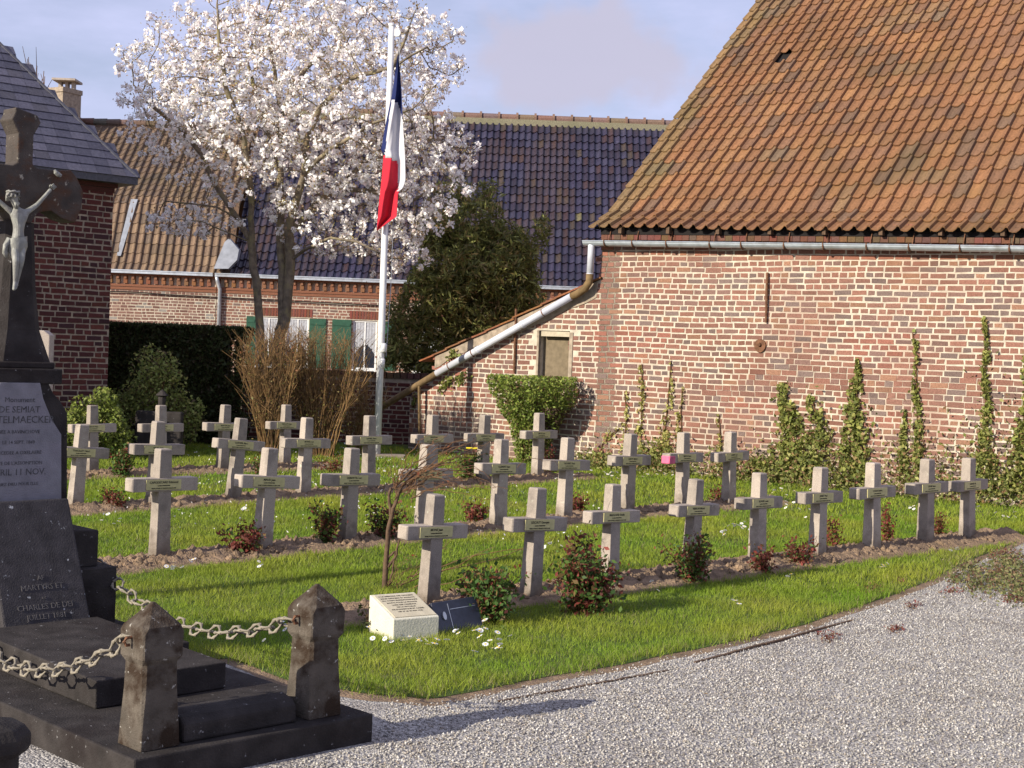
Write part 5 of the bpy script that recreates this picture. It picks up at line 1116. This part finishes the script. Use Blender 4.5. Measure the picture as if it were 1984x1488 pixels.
def funnel():
    Y = 21.1; r_ = np.random.RandomState(8); k = 24000; yy = r_.uniform(0, 1, k); c0 = P(1032, 728, Y); c1 = P(1028, 900, Y); z_ = c0.z+(c1.z-c0.z)*yy
    hw = np.interp(yy, [0, .08, .3, .55, .8, 1], [.66, .70, .61, .38, .26, .21]); cx_ = np.interp(yy, [0, .5, 1], [c0.x, c0.x+.06, c0.x-.0]); a = r_.uniform(0, 6.28, k); rr_ = r_.uniform(0, 1, k)**.4
    p = np.stack([cx_+hw*rr_*np.cos(a), Y+hw*.75*rr_*np.sin(a), z_], 1); nn = np.array([noise.noise(Vector(tuple(q*4.5))) for q in p]); keep = (nn > -.3) & (r_.uniform(size=k) < np.interp(yy, [0, .35, .6, 1], [1, .8, .45, .25])); p = p[keep]
    root = thing('clipped_bush', (c1.x, Y, float(gz(Y))), 0, 'funnel shaped clipped green bush before the niche in the wall', 'bush'); V, Fc = leaves(p, np.full(len(p), .045), rs=r_)
    cc = mixcols(len(p), [(.25, .32, .06), (.15, .21, .04), (.33, .37, .08), (.18, .12, .06)], [.42, .3, .2, .08], .25, r_); low = (p[:, 0] > c0.x+.15) & (p[:, 2] < c0.z-.45) & (r_.uniform(size=len(p)) < .55); cc[low] = (.11, .07, .045)
    mesh('foliage', V, Fc, M['leaf'], root, col=cc); m_ = MB()
    for i in range(26): x = rnd.uniform(-.14, .14); m_.tube([Vector((c1.x+x*.7, Y+rnd.uniform(-.1, .1), .05)), Vector((c1.x+x*1.6, Y+rnd.uniform(-.15, .15), .8)), Vector((c1.x+x*4, Y+rnd.uniform(-.3, .3), c0.z-.1))], [.013, .009, .004], 5, (.55, .45, .36), cap=False)
    m_.build('stems', M['twig'], root)
funnel()
# dark clipped hedge
hx0, hx1 = P(150, 640, 22.3).x, P(470, 640, 22.3).x; hzt = P(340, 630, 22.3).z
r_ = np.random.RandomState(4); k = 60000; p = np.stack([r_.uniform(hx0, hx1, k), r_.uniform(22.3, 23.3, k), r_.uniform(0, 1, k)], 1); p[:, 2] = .05+(hzt-.05)*p[:, 2]
face = r_.uniform(size=k); p[face < .5, 1] = 22.3+np.abs(r_.normal(0, .05, (face < .5).sum())); p[face > .72, 2] = hzt-np.abs(r_.normal(0, .05, (face > .72).sum()))
hole_ = (p[:, 0] > P(432, 700, 22.3).x) & (p[:, 0] < P(455, 700, 22.3).x) & (p[:, 2] > P(440, 730, 22.3).z) & (p[:, 2] < P(440, 655, 22.3).z) & (r_.uniform(size=k) < .8); p = p[~hole_]
hg = thing('dark_hedge', ((hx0+hx1)/2, 22.8, .1), 0, 'tall straight clipped dark hedge right of the slate roofed house', 'hedge'); V, Fc = leaves(p, np.full(len(p), .07), rs=r_); mesh('foliage', V, Fc, M['leaf'], hg, col=mixcols(len(p), [(.06, .08, .025), (.08, .09, .03), (.06, .045, .02)], None, .3, r_))
m_ = MB()
for i in range(14): x = hx0+(hx1-hx0)*(i+.5)/14; m_.tube([Vector((x, 22.8, 0)), Vector((x+rnd.uniform(-.1, .1), 22.8, hzt-.2))], [.03, .012], 6, (.4, .3, .25))
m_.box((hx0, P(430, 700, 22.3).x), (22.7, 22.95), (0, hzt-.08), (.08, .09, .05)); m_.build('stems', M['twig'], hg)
cloud('light_green_bush', 'light green leafy bush between the calvary and the back row', 'bush', [E_(172, 818, 19.3, 70, 55, .45), E_(130, 850, 19.1, 50, 60, .4), E_(225, 855, 19.4, 40, 40, .3), E_(195, 780, 19.4, 34, 30, .3)], 8000, .05, [(.30, .36, .07), (.20, .26, .05), (.40, .42, .12), (.12, .14, .04)], [.35, .3, .15, .2], seed=12, shell=.1, thr=(-.2, .35))
cloud('speckled_shrub', 'tall loose green shrub in front of the dark hedge', 'shrub', [E_(300, 745, 20.9, 62, 80, .4), E_(250, 800, 20.8, 50, 60, .3), E_(345, 810, 21, 60, 60, .3)], 5600, .05, [(.36, .40, .11), (.22, .27, .07), (.45, .42, .14), (.16, .12, .06)], [.35, .35, .12, .18], seed=13, shell=.1)
def twiggy(px, pyb, Y, w, ptop_, n, label, seed, tuft=True):
    r_ = random.Random(seed); b_ = P(px, pyb, Y); base = Vector((b_.x, Y, float(gz(Y)))); root = thing('bare_shrub', base, 0, label, 'shrub', 'bare brown shrubs before the far house'); m_ = MB(); tips = []; s = Y/F_
    for i in range(n):
        t_ = r_.uniform(-1, 1); tx = base.x+t_*w*s*.5; tz = P(px, ptop_, Y).z-(t_*t_)*.12+r_.uniform(-.45, .06)*(1 if r_.random() < .6 else .3); ty = Y+r_.uniform(-.4, .4); x0 = base.x+t_*w*s*.12; pts = []
        for q in (0, .25, .5, .75, 1): pts.append(Vector((x0+(tx-x0)*(q**1.25)+r_.uniform(-.045, .045)*(q < 1), Y+(ty-Y)*q+r_.uniform(-.04, .04), base.z+(tz-base.z)*q)))
        c = r_.choice([(.95, .82, .52), (.78, .66, .42), (.55, .48, .34), (1.1, .95, .62)]); m_.tube(pts, [.0075, .006, .0048, .0035, .002], 4, c, cap=False); tips.append(pts)
        for k in range(7):
            j = r_.choice([1, 2, 2, 3, 3]); a = pts[j]; d_ = pts[j+1]-a; m_.tube([a, a+d_*.5+Vector((r_.uniform(-.12, .12), r_.uniform(-.08, .08), .05)), a+d_*1.0+Vector((r_.uniform(-.28, .28), r_.uniform(-.15, .15), .10))], [.004, .003, .0018], 3, c, cap=False)
    m_.build('stems', M['twig'], root)
    C = []; cc = []
    for pts in tips:
        for k in range(16): q = r_.uniform(.2, 1); i = min(3, int(q*4)); p = pts[i].lerp(pts[i+1], q*4-i); C.append([p.x+r_.gauss(0, .05), p.y+r_.gauss(0, .05), p.z+r_.gauss(0, .05)]); cc.append((.36, .15, .07) if (q > .86 and r_.random() < .45) else r_.choice([(.24, .18, .06), (.28, .22, .08), (.19, .19, .05)]))
    V, Fc = leaves(np.array(C), np.full(len(C), .035)); mesh('buds', V, Fc, M['leaf'], root, col=np.array(cc))
twiggy(520, 862, 20.6, 130, 640, 75, 'bare brown twiggy shrub directly in front of the tree trunk', 1)
twiggy(622, 862, 20.9, 180, 645, 95, 'wider bare brown shrub between the tree and the flagpole', 2)
twiggy(690, 870, 21.6, 110, 730, 30, 'low bare shrub just left of the flagpole', 5)
# ---- ivy and creepers on the barn wall
def ivy(label, strokes, dens, ls, cols, seed, w=None):
    r_ = np.random.RandomState(seed); C = []; m_ = MB(); s0 = SW(strokes[0][0][0], strokes[0][0][1], .02)[2]; root = thing('wall_creeper', (s0.x, s0.y, float(gz(s0.y))), 0, label, 'creeper', 'green creepers climbing the barn wall')
    for st_ in strokes:
        pts = []
        for (a, b_, wd) in st_: pts.append((a, b_, wd))
        L_ = 0
        for (x0, y0, w0), (x1, y1, w1) in zip(pts[:-1], pts[1:]):
            ln = math.hypot(x1-x0, y1-y0); k = int(ln*dens*(w0+w1)/2/13)
            for _ in range(k):
                q = r_.uniform(); cx_ = x0+(x1-x0)*q; cy_ = y0+(y1-y0)*q; wd = w0+(w1-w0)*q; xx = cx_+r_.normal(0, wd*.25)+3*math.sin(cy_*.05+seed); yy = cy_+r_.normal(0, 5)
                if noise.noise(Vector((xx*.07, yy*.05, seed))) < .05+.3*r_.normal(): continue
                p = SW(xx, yy, .02)[2]+bn*abs(r_.normal(0, .015+.0006*wd)); C.append(np.array(p))
        m_.tube([SW(a+r_.uniform(-3, 3), b_, .02)[2] for a, b_, _ in pts for __ in (0,)], .008, 4, (.6, .45, .3), cap=False)
    m_.build('stems', M['twig'], root); C = np.array(C); C = C[C[:, 2] > .08]; V, Fc = leaves(C, np.full(len(C), ls), rs=r_, aspect=.8); mesh('foliage', V, Fc, M['leaf'], root, col=mixcols(len(C), cols, w, .25, r_))
ICOL = [(.24, .28, .07), (.33, .35, .09), (.44, .43, .13), (.16, .18, .05), (.42, .30, .14)]; ILT = [(.46, .43, .13), (.34, .34, .09), (.55, .50, .18)]
ivy('thin yellow green creeper on the wall right of the niche', [[(1205, 905, 26), (1215, 800, 7), (1212, 760, 3)], [(1240, 910, 44), (1240, 830, 16), (1243, 720, 9), (1241, 705, 3)], [(1275, 905, 44), (1290, 830, 18), (1300, 740, 6), (1302, 700, 3)], [(1150, 915, 40), (1165, 860, 16), (1200, 830, 8)], [(1320, 900, 30), (1318, 800, 6), (1322, 750, 3)], [(1250, 900, 60), (1290, 860, 40)]], 3.0, .042, ILT, 1)
ivy('wisp of creeper above the pink marked cross', [[(1393, 905, 16), (1393, 850, 8), (1393, 805, 5)]], 4, .045, ILT, 2)
ivy('broad bushy ivy clump in the middle of the wall', [[(1530, 925, 100), (1535, 860, 62), (1530, 800, 36), (1515, 745, 14)], [(1570, 920, 80), (1590, 830, 32), (1575, 770, 18)], [(1480, 925, 60), (1470, 890, 30)]], 5.5, .055, ICOL, 3, [.3, .28, .17, .15, .1])
ivy('tapering ivy column right of the bushy clump', [[(1655, 945, 80), (1655, 860, 54), (1660, 790, 34), (1662, 740, 18), (1659, 700, 6)]], 5.5, .055, ICOL, 4, [.3, .28, .17, .15, .1])
ivy('tall narrow ivy strand, second from the right', [[(1785, 930, 34), (1780, 860, 18), (1777, 760, 14), (1774, 690, 10), (1771, 645, 5)], [(1755, 930, 30), (1752, 850, 14), (1750, 800, 4)]], 4.8, .052, ICOL, 5, [.3, .3, .2, .1, .1])
ivy('tallest ivy strand near the right edge', [[(1915, 950, 50), (1912, 860, 28), (1910, 760, 17), (1911, 680, 13), (1908, 620, 6)], [(1870, 950, 50), (1895, 880, 20)]], 4.8, .052, ICOL, 6, [.3, .3, .2, .1, .1])
ivy('ivy mass at the right edge of the wall', [[(1985, 960, 70), (1980, 880, 40), (1990, 760, 16), (1988, 690, 8)], [(1950, 955, 60), (1960, 920, 40)]], 5, .055, ICOL, 7, [.3, .28, .17, .15, .1])
ivy('short creeper over the sloping end of the lean-to', [[(850, 755, 18), (880, 735, 26), (905, 730, 16)], [(868, 690, 12), (890, 685, 22)], [(800, 790, 8), (805, 760, 6)]], 6, .05, ICOL, 8, [.4, .35, .1, .1, .05])
# low border plants along the wall foot
r_ = np.random.RandomState(9); n_ = 18000; s = r_.uniform(-.2, 9, n_); d_ = np.abs(r_.normal(0, .22, n_))+.03; hh = np.abs(r_.normal(0, .19, n_))*(1.1-d_)*(1+.10*np.clip(s, 0, 7)); nn = np.array([noise.noise(Vector((a*1.3, 2, 0))) for a in s]); keep = (hh > 0) & (r_.uniform(size=n_) < .55+.7*nn); s, d_, hh, nn = s[keep], d_[keep], hh[keep], nn[keep]
C = np.array([np.array(B0+bw*a+bn*b_) for a, b_ in zip(s, d_)]); C[:, 2] = gz(C[:, 1])+.02+hh*(1+1.4*np.clip(nn, 0, 1))*(.6+.16*s); V, Fc = leaves(C, np.full(len(C), .05), rs=r_)
tag(mesh('wall_foot_plants', V, Fc, M['leaf'], col=mixcols(len(C), [(.25, .28, .07), (.15, .18, .05), (.36, .22, .11), (.38, .37, .13)], [.37, .23, .16, .24], .25, r_)), 'low mixed ground plants along the foot of the barn wall', 'ground cover', kind='stuff')
# ground cover at the right end of the path
r_ = np.random.RandomState(10); C = []
gc = [(1965, 1120, 60, 42), (1900, 1130, 50, 24), (1950, 1090, 36, 26), (1880, 1105, 36, 16), (1990, 1150, 40, 24), (1850, 1125, 22, 10)]
for (a, b_, rx, ry) in gc:
    for _ in range(int(rx*ry*.65)): q = r_.normal(0, .5, 2); p = G(a+q[0]*rx, b_+q[1]*ry); C.append((p.x, p.y, p.z+abs(r_.normal(0, .025))))
C = np.array(C); V, Fc = leaves(C, np.full(len(C), .03), rs=r_); tag(mesh('ground_cover', V, Fc, M['leaf'], col=mixcols(len(C), [(.22, .23, .08), (.15, .17, .06), (.30, .28, .12), (.22, .13, .08)], None, .3, r_)), 'low creeping green ground cover at the right end of the path', 'ground cover', kind='stuff')
reds = [(1950, 1080, 34, 14, 'largest red leaved weed at the top of the right ground cover'), (1935, 1112, 22, 10, 'round dark red weed inside the right ground cover'), (1845, 1148, 20, 6, 'small flat red weed at the left edge of the ground cover'), (1960, 1163, 26, 7, 'long low red weed below the ground cover'), (1605, 1238, 22, 9, 'reddish weed growing in the gravel beside the lawn edge'), (1735, 1222, 20, 6, 'faint red weed in the gravel right of the lawn edging'), (1768, 1176, 14, 5, 'small red weed near the corner of the lawn'), (1690, 1145, 26, 14, 'brown green weed tuft on the lawn corner'), (1745, 1128, 14, 6, 'small red weed on the soil strip')]
for i, (a, b_, rx, ry, lb_) in enumerate(reds):
    C = []; root = thing('red_weed', G(a, b_), 0, lb_, 'weed', 'low weeds in the gravel')
    for _ in range(int(35+rx*ry*.6)): q = r_.normal(0, .45, 2); p = G(a+q[0]*rx, b_+q[1]*ry); C.append((p.x, p.y, p.z+abs(r_.normal(0, .014+.0009*ry))))
    C = np.array(C); V, Fc = leaves(C, np.full(len(C), .019), rs=r_); mesh('leaves', V, Fc, M['leaf'], root, col=mixcols(len(C), [(.24, .075, .06), (.19, .06, .05), (.24, .15, .08)] if 'brown green' not in lb_ else [(.2, .2, .06), (.25, .12, .06)], None, .25, r_))
# weeds around the white block
b_ = G(725, 1225); stems_and_leaves('ivy_tuft', b_, [tuple(b_+Vector((rnd.uniform(-.1, .16), rnd.uniform(-.05, .15), rnd.uniform(.05, .16)))) for _ in range(12)], 'dark ivy tuft against the white memorial block', 'ivy', 230, .03, [(.07, .09, .03), (.10, .12, .03), (.14, .09, .05)], (.6, .5, .3), .003, .02, seed=31)
# fallen petals under the tree and over the gravel
r_ = np.random.RandomState(77); x = r_.uniform(-4.5, 1, 900); y = r_.uniform(13, 22.5, 900); ok = y < wall_y(x)-.3; x, y = x[ok], y[ok]
C = np.stack([x, y, gz(y)+.045], 1); V, Fc = leaves(C, np.full(len(C), .022), rs=r_); tag(mesh('fallen_petals', V, Fc, M['petal'], col=mixcols(len(C), [(.95, .9, .9)], None, .1, r_)), 'white petals fallen from the tree onto the grass', 'petals', kind='stuff')
# ---- daisies
def daisies(label, spots, seed):
    r_ = random.Random(seed)
    for (a, b_, rx, ry, k) in spots:
        for _ in range(k):
            x, y = a+r_.gauss(0, .5)*rx, b_+r_.gauss(0, .5)*ry; p = G(x, y)
            o = dproto.copy() if daisies.n else dproto; 
            if daisies.n: COL.objects.link(o); 
            cs = []
            if daisies.n:
                for c in dproto.children: q = c.copy(); COL.objects.link(q); q.parent = o
            daisies.n += 1; s = r_.uniform(.8, 1.25); o.location = (p.x, p.y, p.z+r_.uniform(.05, .075)); s *= 1.35; o.scale = (s, s, s); o.rotation_euler = (r_.uniform(-.5, .7), r_.uniform(-.7, .2), r_.uniform(0, 6)); tag(o, label, 'daisy', 'white daisies in the lawn')
daisies.n = 0
dproto = bpy.data.objects.new('daisy', None); COL.objects.link(dproto)
m_ = MB(); 
for k in range(9):
    q = 2*math.pi*k/9; d_ = Vector((math.cos(q), math.sin(q), 0)); e_ = Vector((-d_.y, d_.x, 0)); m_.add([d_*.002-e_*.002, d_*.012-e_*.0036+Z3*.001, d_*.0145, d_*.012+e_*.0036+Z3*.001, d_*.002+e_*.002], [(0, 1, 2, 3, 4)], (.92, .92, .95))
m_.build('petals', M['petal'], dproto, local=True)
m_ = MB(); m_.lathe(O3, [(.0045, .0), (.0042, .002), (.001, .0035)], 8, (.85, .6, .05)); m_.build('centre', M['petal'], dproto, local=True)
daisies('small white daisy in the lawn just right of the white memorial block', [(790, 1258, 60, 12, 9), (830, 1262, 40, 14, 7), (880, 1246, 20, 10, 3)], 1)
daisies('small white daisy in the lawn below the blue stone plaque', [(948, 1255, 34, 22, 9), (925, 1238, 20, 8, 4), (965, 1272, 16, 8, 3)], 2)
daisies('small white daisy in the loose patch left of the white block', [(550, 1235, 26, 8, 6), (720, 1240, 20, 22, 3), (515, 1265, 12, 8, 1)], 3)
daisies('small white daisy in the dense patch behind the pink marked cross', [(1560, 975, 36, 22, 26), (1540, 985, 36, 10, 12), (1500, 965, 30, 10, 8)], 4)
daisies('small white daisy in the patch between the second and third row on the right', [(1180, 928, 60, 12, 16), (1270, 925, 60, 14, 15), (1240, 918, 40, 8, 8)], 5)
daisies('small white daisy between the fourth and fifth front crosses', [(1430, 1032, 26, 8, 11), (1402, 1043, 14, 4, 5), (1060, 1072, 30, 8, 5)], 6)
daisies('small white daisy right of the seventh front cross', [(1765, 990, 18, 10, 5), (1885, 990, 14, 8, 4), (1945, 1010, 30, 14, 5), (1715, 970, 14, 6, 5)], 7)
daisies('small white daisy on the lawn left of the second row', [(330, 1108, 20, 9, 6), (220, 1025, 40, 20, 5), (500, 1108, 26, 8, 4), (355, 1100, 24, 6, 3)], 8)
daisies('small white daisy in the front grass strip near the gravel', [(1425, 1180, 12, 10, 3), (1710, 1110, 12, 8, 4), (1850, 1075, 20, 8, 3), (1530, 1130, 10, 5, 2), (1290, 1150, 60, 20, 2)], 9)
daisies('small white daisy between the third and second row on the left', [(740, 918, 14, 5, 3), (475, 1000, 12, 5, 3), (660, 862, 20, 6, 4), (350, 940, 30, 10, 3), (735, 1005, 20, 5, 2)], 10)
# ------------------------------------------------------------------ blossoming tree by space colonisation
TY = 23.2; TS = TY/F_
def T_(px, py, dy=0): p = P(px, py, TY+dy); return np.array(p)
limbs = [[(520, 872, 0), (508, 700, 0), (503, 620, 0), (496, 545, .02), (486, 470, .05), (462, 425, .1), (420, 365, .2), (392, 300, .3), (350, 250, .35), (300, 212, .4), (260, 165, .5)],
         [(486, 470, .05), (487, 400, -.1), (482, 330, -.3), (470, 250, -.5), (440, 180, -.7), (425, 90, -.8), (420, 10, -.8)],
         [(462, 425, .1), (420, 400, -.2), (370, 395, -.4), (320, 390, -.5)], [(486, 470, .05), (440, 450, -.3), (390, 428, -.5), (340, 425, -.6)],
         [(530, 872, .05), (540, 700, .05), (546, 600, 0), (546, 520, 0), (543, 423, .1), (540, 302, .2), (542, 200, .4), (530, 120, .5), (515, 30, .6)],
         [(542, 230, .3), (570, 160, .5), (605, 120, .7), (650, 90, .9), (690, 95, 1.1)], [(540, 302, .2), (500, 210, .6), (480, 120, .9), (500, 40, 1.0)],
         [(552, 640, 0), (558, 560, -.05), (563, 504, -.1), (559, 443, -.2), (575, 390, -.3), (590, 335, -.5), (592, 270, -.6), (620, 210, -.8), (680, 150, -1.0), (760, 130, -1.0), (830, 90, -.9)],
         [(563, 450, -.2), (610, 400, .1), (650, 365, .3), (700, 320, .5), (760, 280, .6), (840, 270, .6), (900, 290, .6)], [(566, 500, -.1), (600, 480, -.5), (640, 460, -.8), (690, 470, -.9), (760, 500, -.9)],
         [(590, 335, -.5), (640, 290, -.9), (720, 240, -1.2), (800, 210, -1.2), (860, 150, -1.1)], [(650, 365, .3), (720, 370, .4), (800, 390, .4), (850, 360, .5)], [(760, 130, -1.), (790, 60, -1.), (810, 10, -1.)]]
nodes = []; par = []
def addn(p, pa): nodes.append(p); par.append(pa); return len(nodes)-1
for li, lb_ in enumerate(limbs):
    pts = [T_(*q) for q in lb_]
    if li in (0, 4): pts[0][2] = float(gz(TY))-.05; prev = addn(pts[0], -1)
    else: prev = int(np.argmin([np.linalg.norm(n_-pts[0]) for n_ in nodes]))
    for a, b_ in zip(pts[:-1], pts[1:]):
        L_ = np.linalg.norm(b_-a); k = max(1, int(L_/.16))
        for i in range(1, k+1): q = i/k; prev = addn(a+(b_-a)*q+nr.normal(0, .008, 3), prev)
r_ = np.random.RandomState(21); att = []
crown = [((560, 200), (300, 210), 2.1, 1050), ((400, 130), (150, 150), 1.2, 240), ((330, 235), (110, 90), .7, 110), ((800, 330), (130, 150), 1.2, 340), ((830, 110), (75, 95), .7, 130), ((380, 430), (110, 40), .6, 110), ((640, 60), (230, 90), 1.5, 260), ((770, 480), (75, 70), .6, 110), ((650, 410), (150, 100), 1.0, 210), ((870, 290), (60, 60), .5, 60), ((255, 110), (45, 50), .4, 30), ((560, -60), (220, 90), 1.3, 160), ((240, 190), (22, 30), .2, 10)]
for (c_, rd_, dz_, k) in crown:
    k = int(k*1.7)
    d = r_.normal(size=(k, 3)); d /= np.linalg.norm(d, axis=1)[:, None]; d *= (r_.uniform(0, 1, k)**.42)[:, None]
    for q in d: att.append(T_(c_[0]+q[0]*rd_[0], c_[1]+q[1]*rd_[1], q[2]*dz_))
att = np.array(att); Nn = np.array(nodes); alive = np.ones(len(att), bool); tipsC = []
for it in range(60):
    if not alive.any(): break
    A_ = att[alive]; D = ((A_[:, None, :]-Nn[None])**2).sum(2); near_ = D.argmin(1); dm = np.sqrt(D.min(1)); idx = np.where(alive)[0]
    use = dm < 1.6; acc = {}
    for j, (ni, u_) in enumerate(zip(near_, use)):
        if u_: v_ = A_[j]-Nn[ni]; acc.setdefault(ni, []).append(v_/(np.linalg.norm(v_)+1e-6))
    newp = []
    for ni, vs_ in acc.items():
        d = np.mean(vs_, 0)+r_.normal(0, .12, 3); d /= np.linalg.norm(d)+1e-6; newp.append((Nn[ni]+d*.13, ni))
    if not newp: break
    for p, ni in newp: addn(p, ni)
    Nn = np.array(nodes); D = np.sqrt(((att[:, None, :]-np.array([p for p, _ in newp])[None])**2).sum(2)).min(1); alive &= D > .14
Nn = np.array(nodes); par = np.array(par); nN = len(Nn); w_ = np.zeros(nN); chn = [[] for _ in range(nN)]
for i, p in enumerate(par):
    if p >= 0: chn[p].append(i)
rad = np.zeros(nN)
for i in range(nN-1, -1, -1):
    rad[i] = .0042 if not chn[i] else (sum(rad[c]**2.35 for c in chn[i]))**(1/2.35)
rad = np.where(rad > .02, np.minimum(rad*1.25, .115), rad)
m_ = MB(); done = set(); starts = [(i, None) for i in range(nN) if par[i] < 0]
while starts:
    s0, pfrom = starts.pop(); pts = [] if pfrom is None else [Nn[pfrom]]; rr_ = [] if pfrom is None else [min(rad[pfrom], rad[s0]*1.15)]; i = s0
    while True:
        pts.append(Nn[i]); rr_.append(rad[i])
        if not chn[i]: break
        cs = sorted(chn[i], key=lambda c: -rad[c]); 
        for c in cs[1:]: starts.append((c, i))
        i = cs[0]
    if len(pts) > 1: m_.tube(pts, rr_, 9 if rr_[0] > .03 else 4 if rr_[0] > .01 else 3, (1, 1, 1), cap=False)
tree = thing('blossom_tree', (T_(525, 870)[0], TY, float(gz(TY))), 0, 'old two stemmed tree covered in white spring blossom left of the flagpole', 'tree')
m_.build('trunk', M['bark'], tree, smooth=True)
tipi = [i for i in range(nN) if not chn[i]]; thin = [i for i in range(nN) if rad[i] < .0085 and chn[i]]
cand = [Nn[i] for i in tipi]+[Nn[i] for i in thin if r_.uniform() < .4]; r_.shuffle(cand); ctr = []
for c in cand:
    if not ctr or min(((np.array(ctr)-c)**2).sum(1)) > .18**2 or r_.uniform() < .08: ctr.append(c)
ctr = np.array(ctr)
print('TREE nodes', nN, 'tips', len(tipi), 'clusters', len(ctr))
k = 26; size_ = r_.uniform(.04, .13, len(ctr)); d = r_.normal(size=(len(ctr), k, 3)); d /= np.linalg.norm(d, axis=2)[..., None]
C = (ctr[:, None, :]+d*size_[:, None, None]*r_.uniform(.4, 1, (len(ctr), k, 1))).reshape(-1, 3); V, Fc = leaves(C, np.full(len(C), .060), rs=r_, aspect=.8)
mesh('blossom', V, Fc, M['petal'], tree, col=mixcols(len(C), [(1, .97, .95), (1, .93, .92), (.92, .80, .78)], [.65, .27, .08], .05, r_))
C = np.repeat(Nn[[i for i in range(nN) if rad[i] < .012]], 7, axis=0); C = C+r_.normal(0, .06, C.shape); V, Fc = leaves(C, np.full(len(C), .038), rs=r_); mesh('young_leaves', V, Fc, M['leaf'], tree, col=mixcols(len(C), [(.44, .29, .15), (.34, .21, .12), (.40, .34, .14), (.5, .36, .26)], None, .25, r_))
# distant bare tree behind the slate roof
def bare(px, py_top, Y, w, n, seed, label):
    r_ = random.Random(seed); m_ = MB(); s = Y/F_; b_ = P(px, 400, Y); base = Vector((b_.x, Y, 0)); root = thing('bare_tree', base, 0, label, 'tree'); tz = P(px, py_top, Y).z
    m_.tube([base, Vector((base.x, Y, tz*.55)), Vector((base.x+.2, Y, tz*.8))], [.35, .25, .12], 8, (.5, .45, .4))
    for i in range(n):
        t_ = r_.uniform(-1, 1); a = Vector((base.x+t_*.3, Y, tz*r_.uniform(.4, .7))); e_ = Vector((base.x+t_*w*s/2, Y+r_.uniform(-2, 2), tz*(1-.1*t_*t_)-r_.uniform(0, 1.6))); mid = a.lerp(e_, .5)+Vector((t_*.4, 0, -.3)); m_.tube([a, mid, e_], [.07, .045, .02], 4, (.6, .5, .4), cap=False)
        for k in range(5): q = a.lerp(e_, r_.uniform(.4, .95)); m_.tube([q, q+Vector((r_.uniform(-.5, .5), 0, r_.uniform(.5, 1.3)))], [.025, .012], 3, (.6, .5, .4), cap=False)
    m_.build('trunk', M['twig'], root)
bare(58, 118, 75, 90, 40, 3, 'distant bare tree top behind the slate roof')
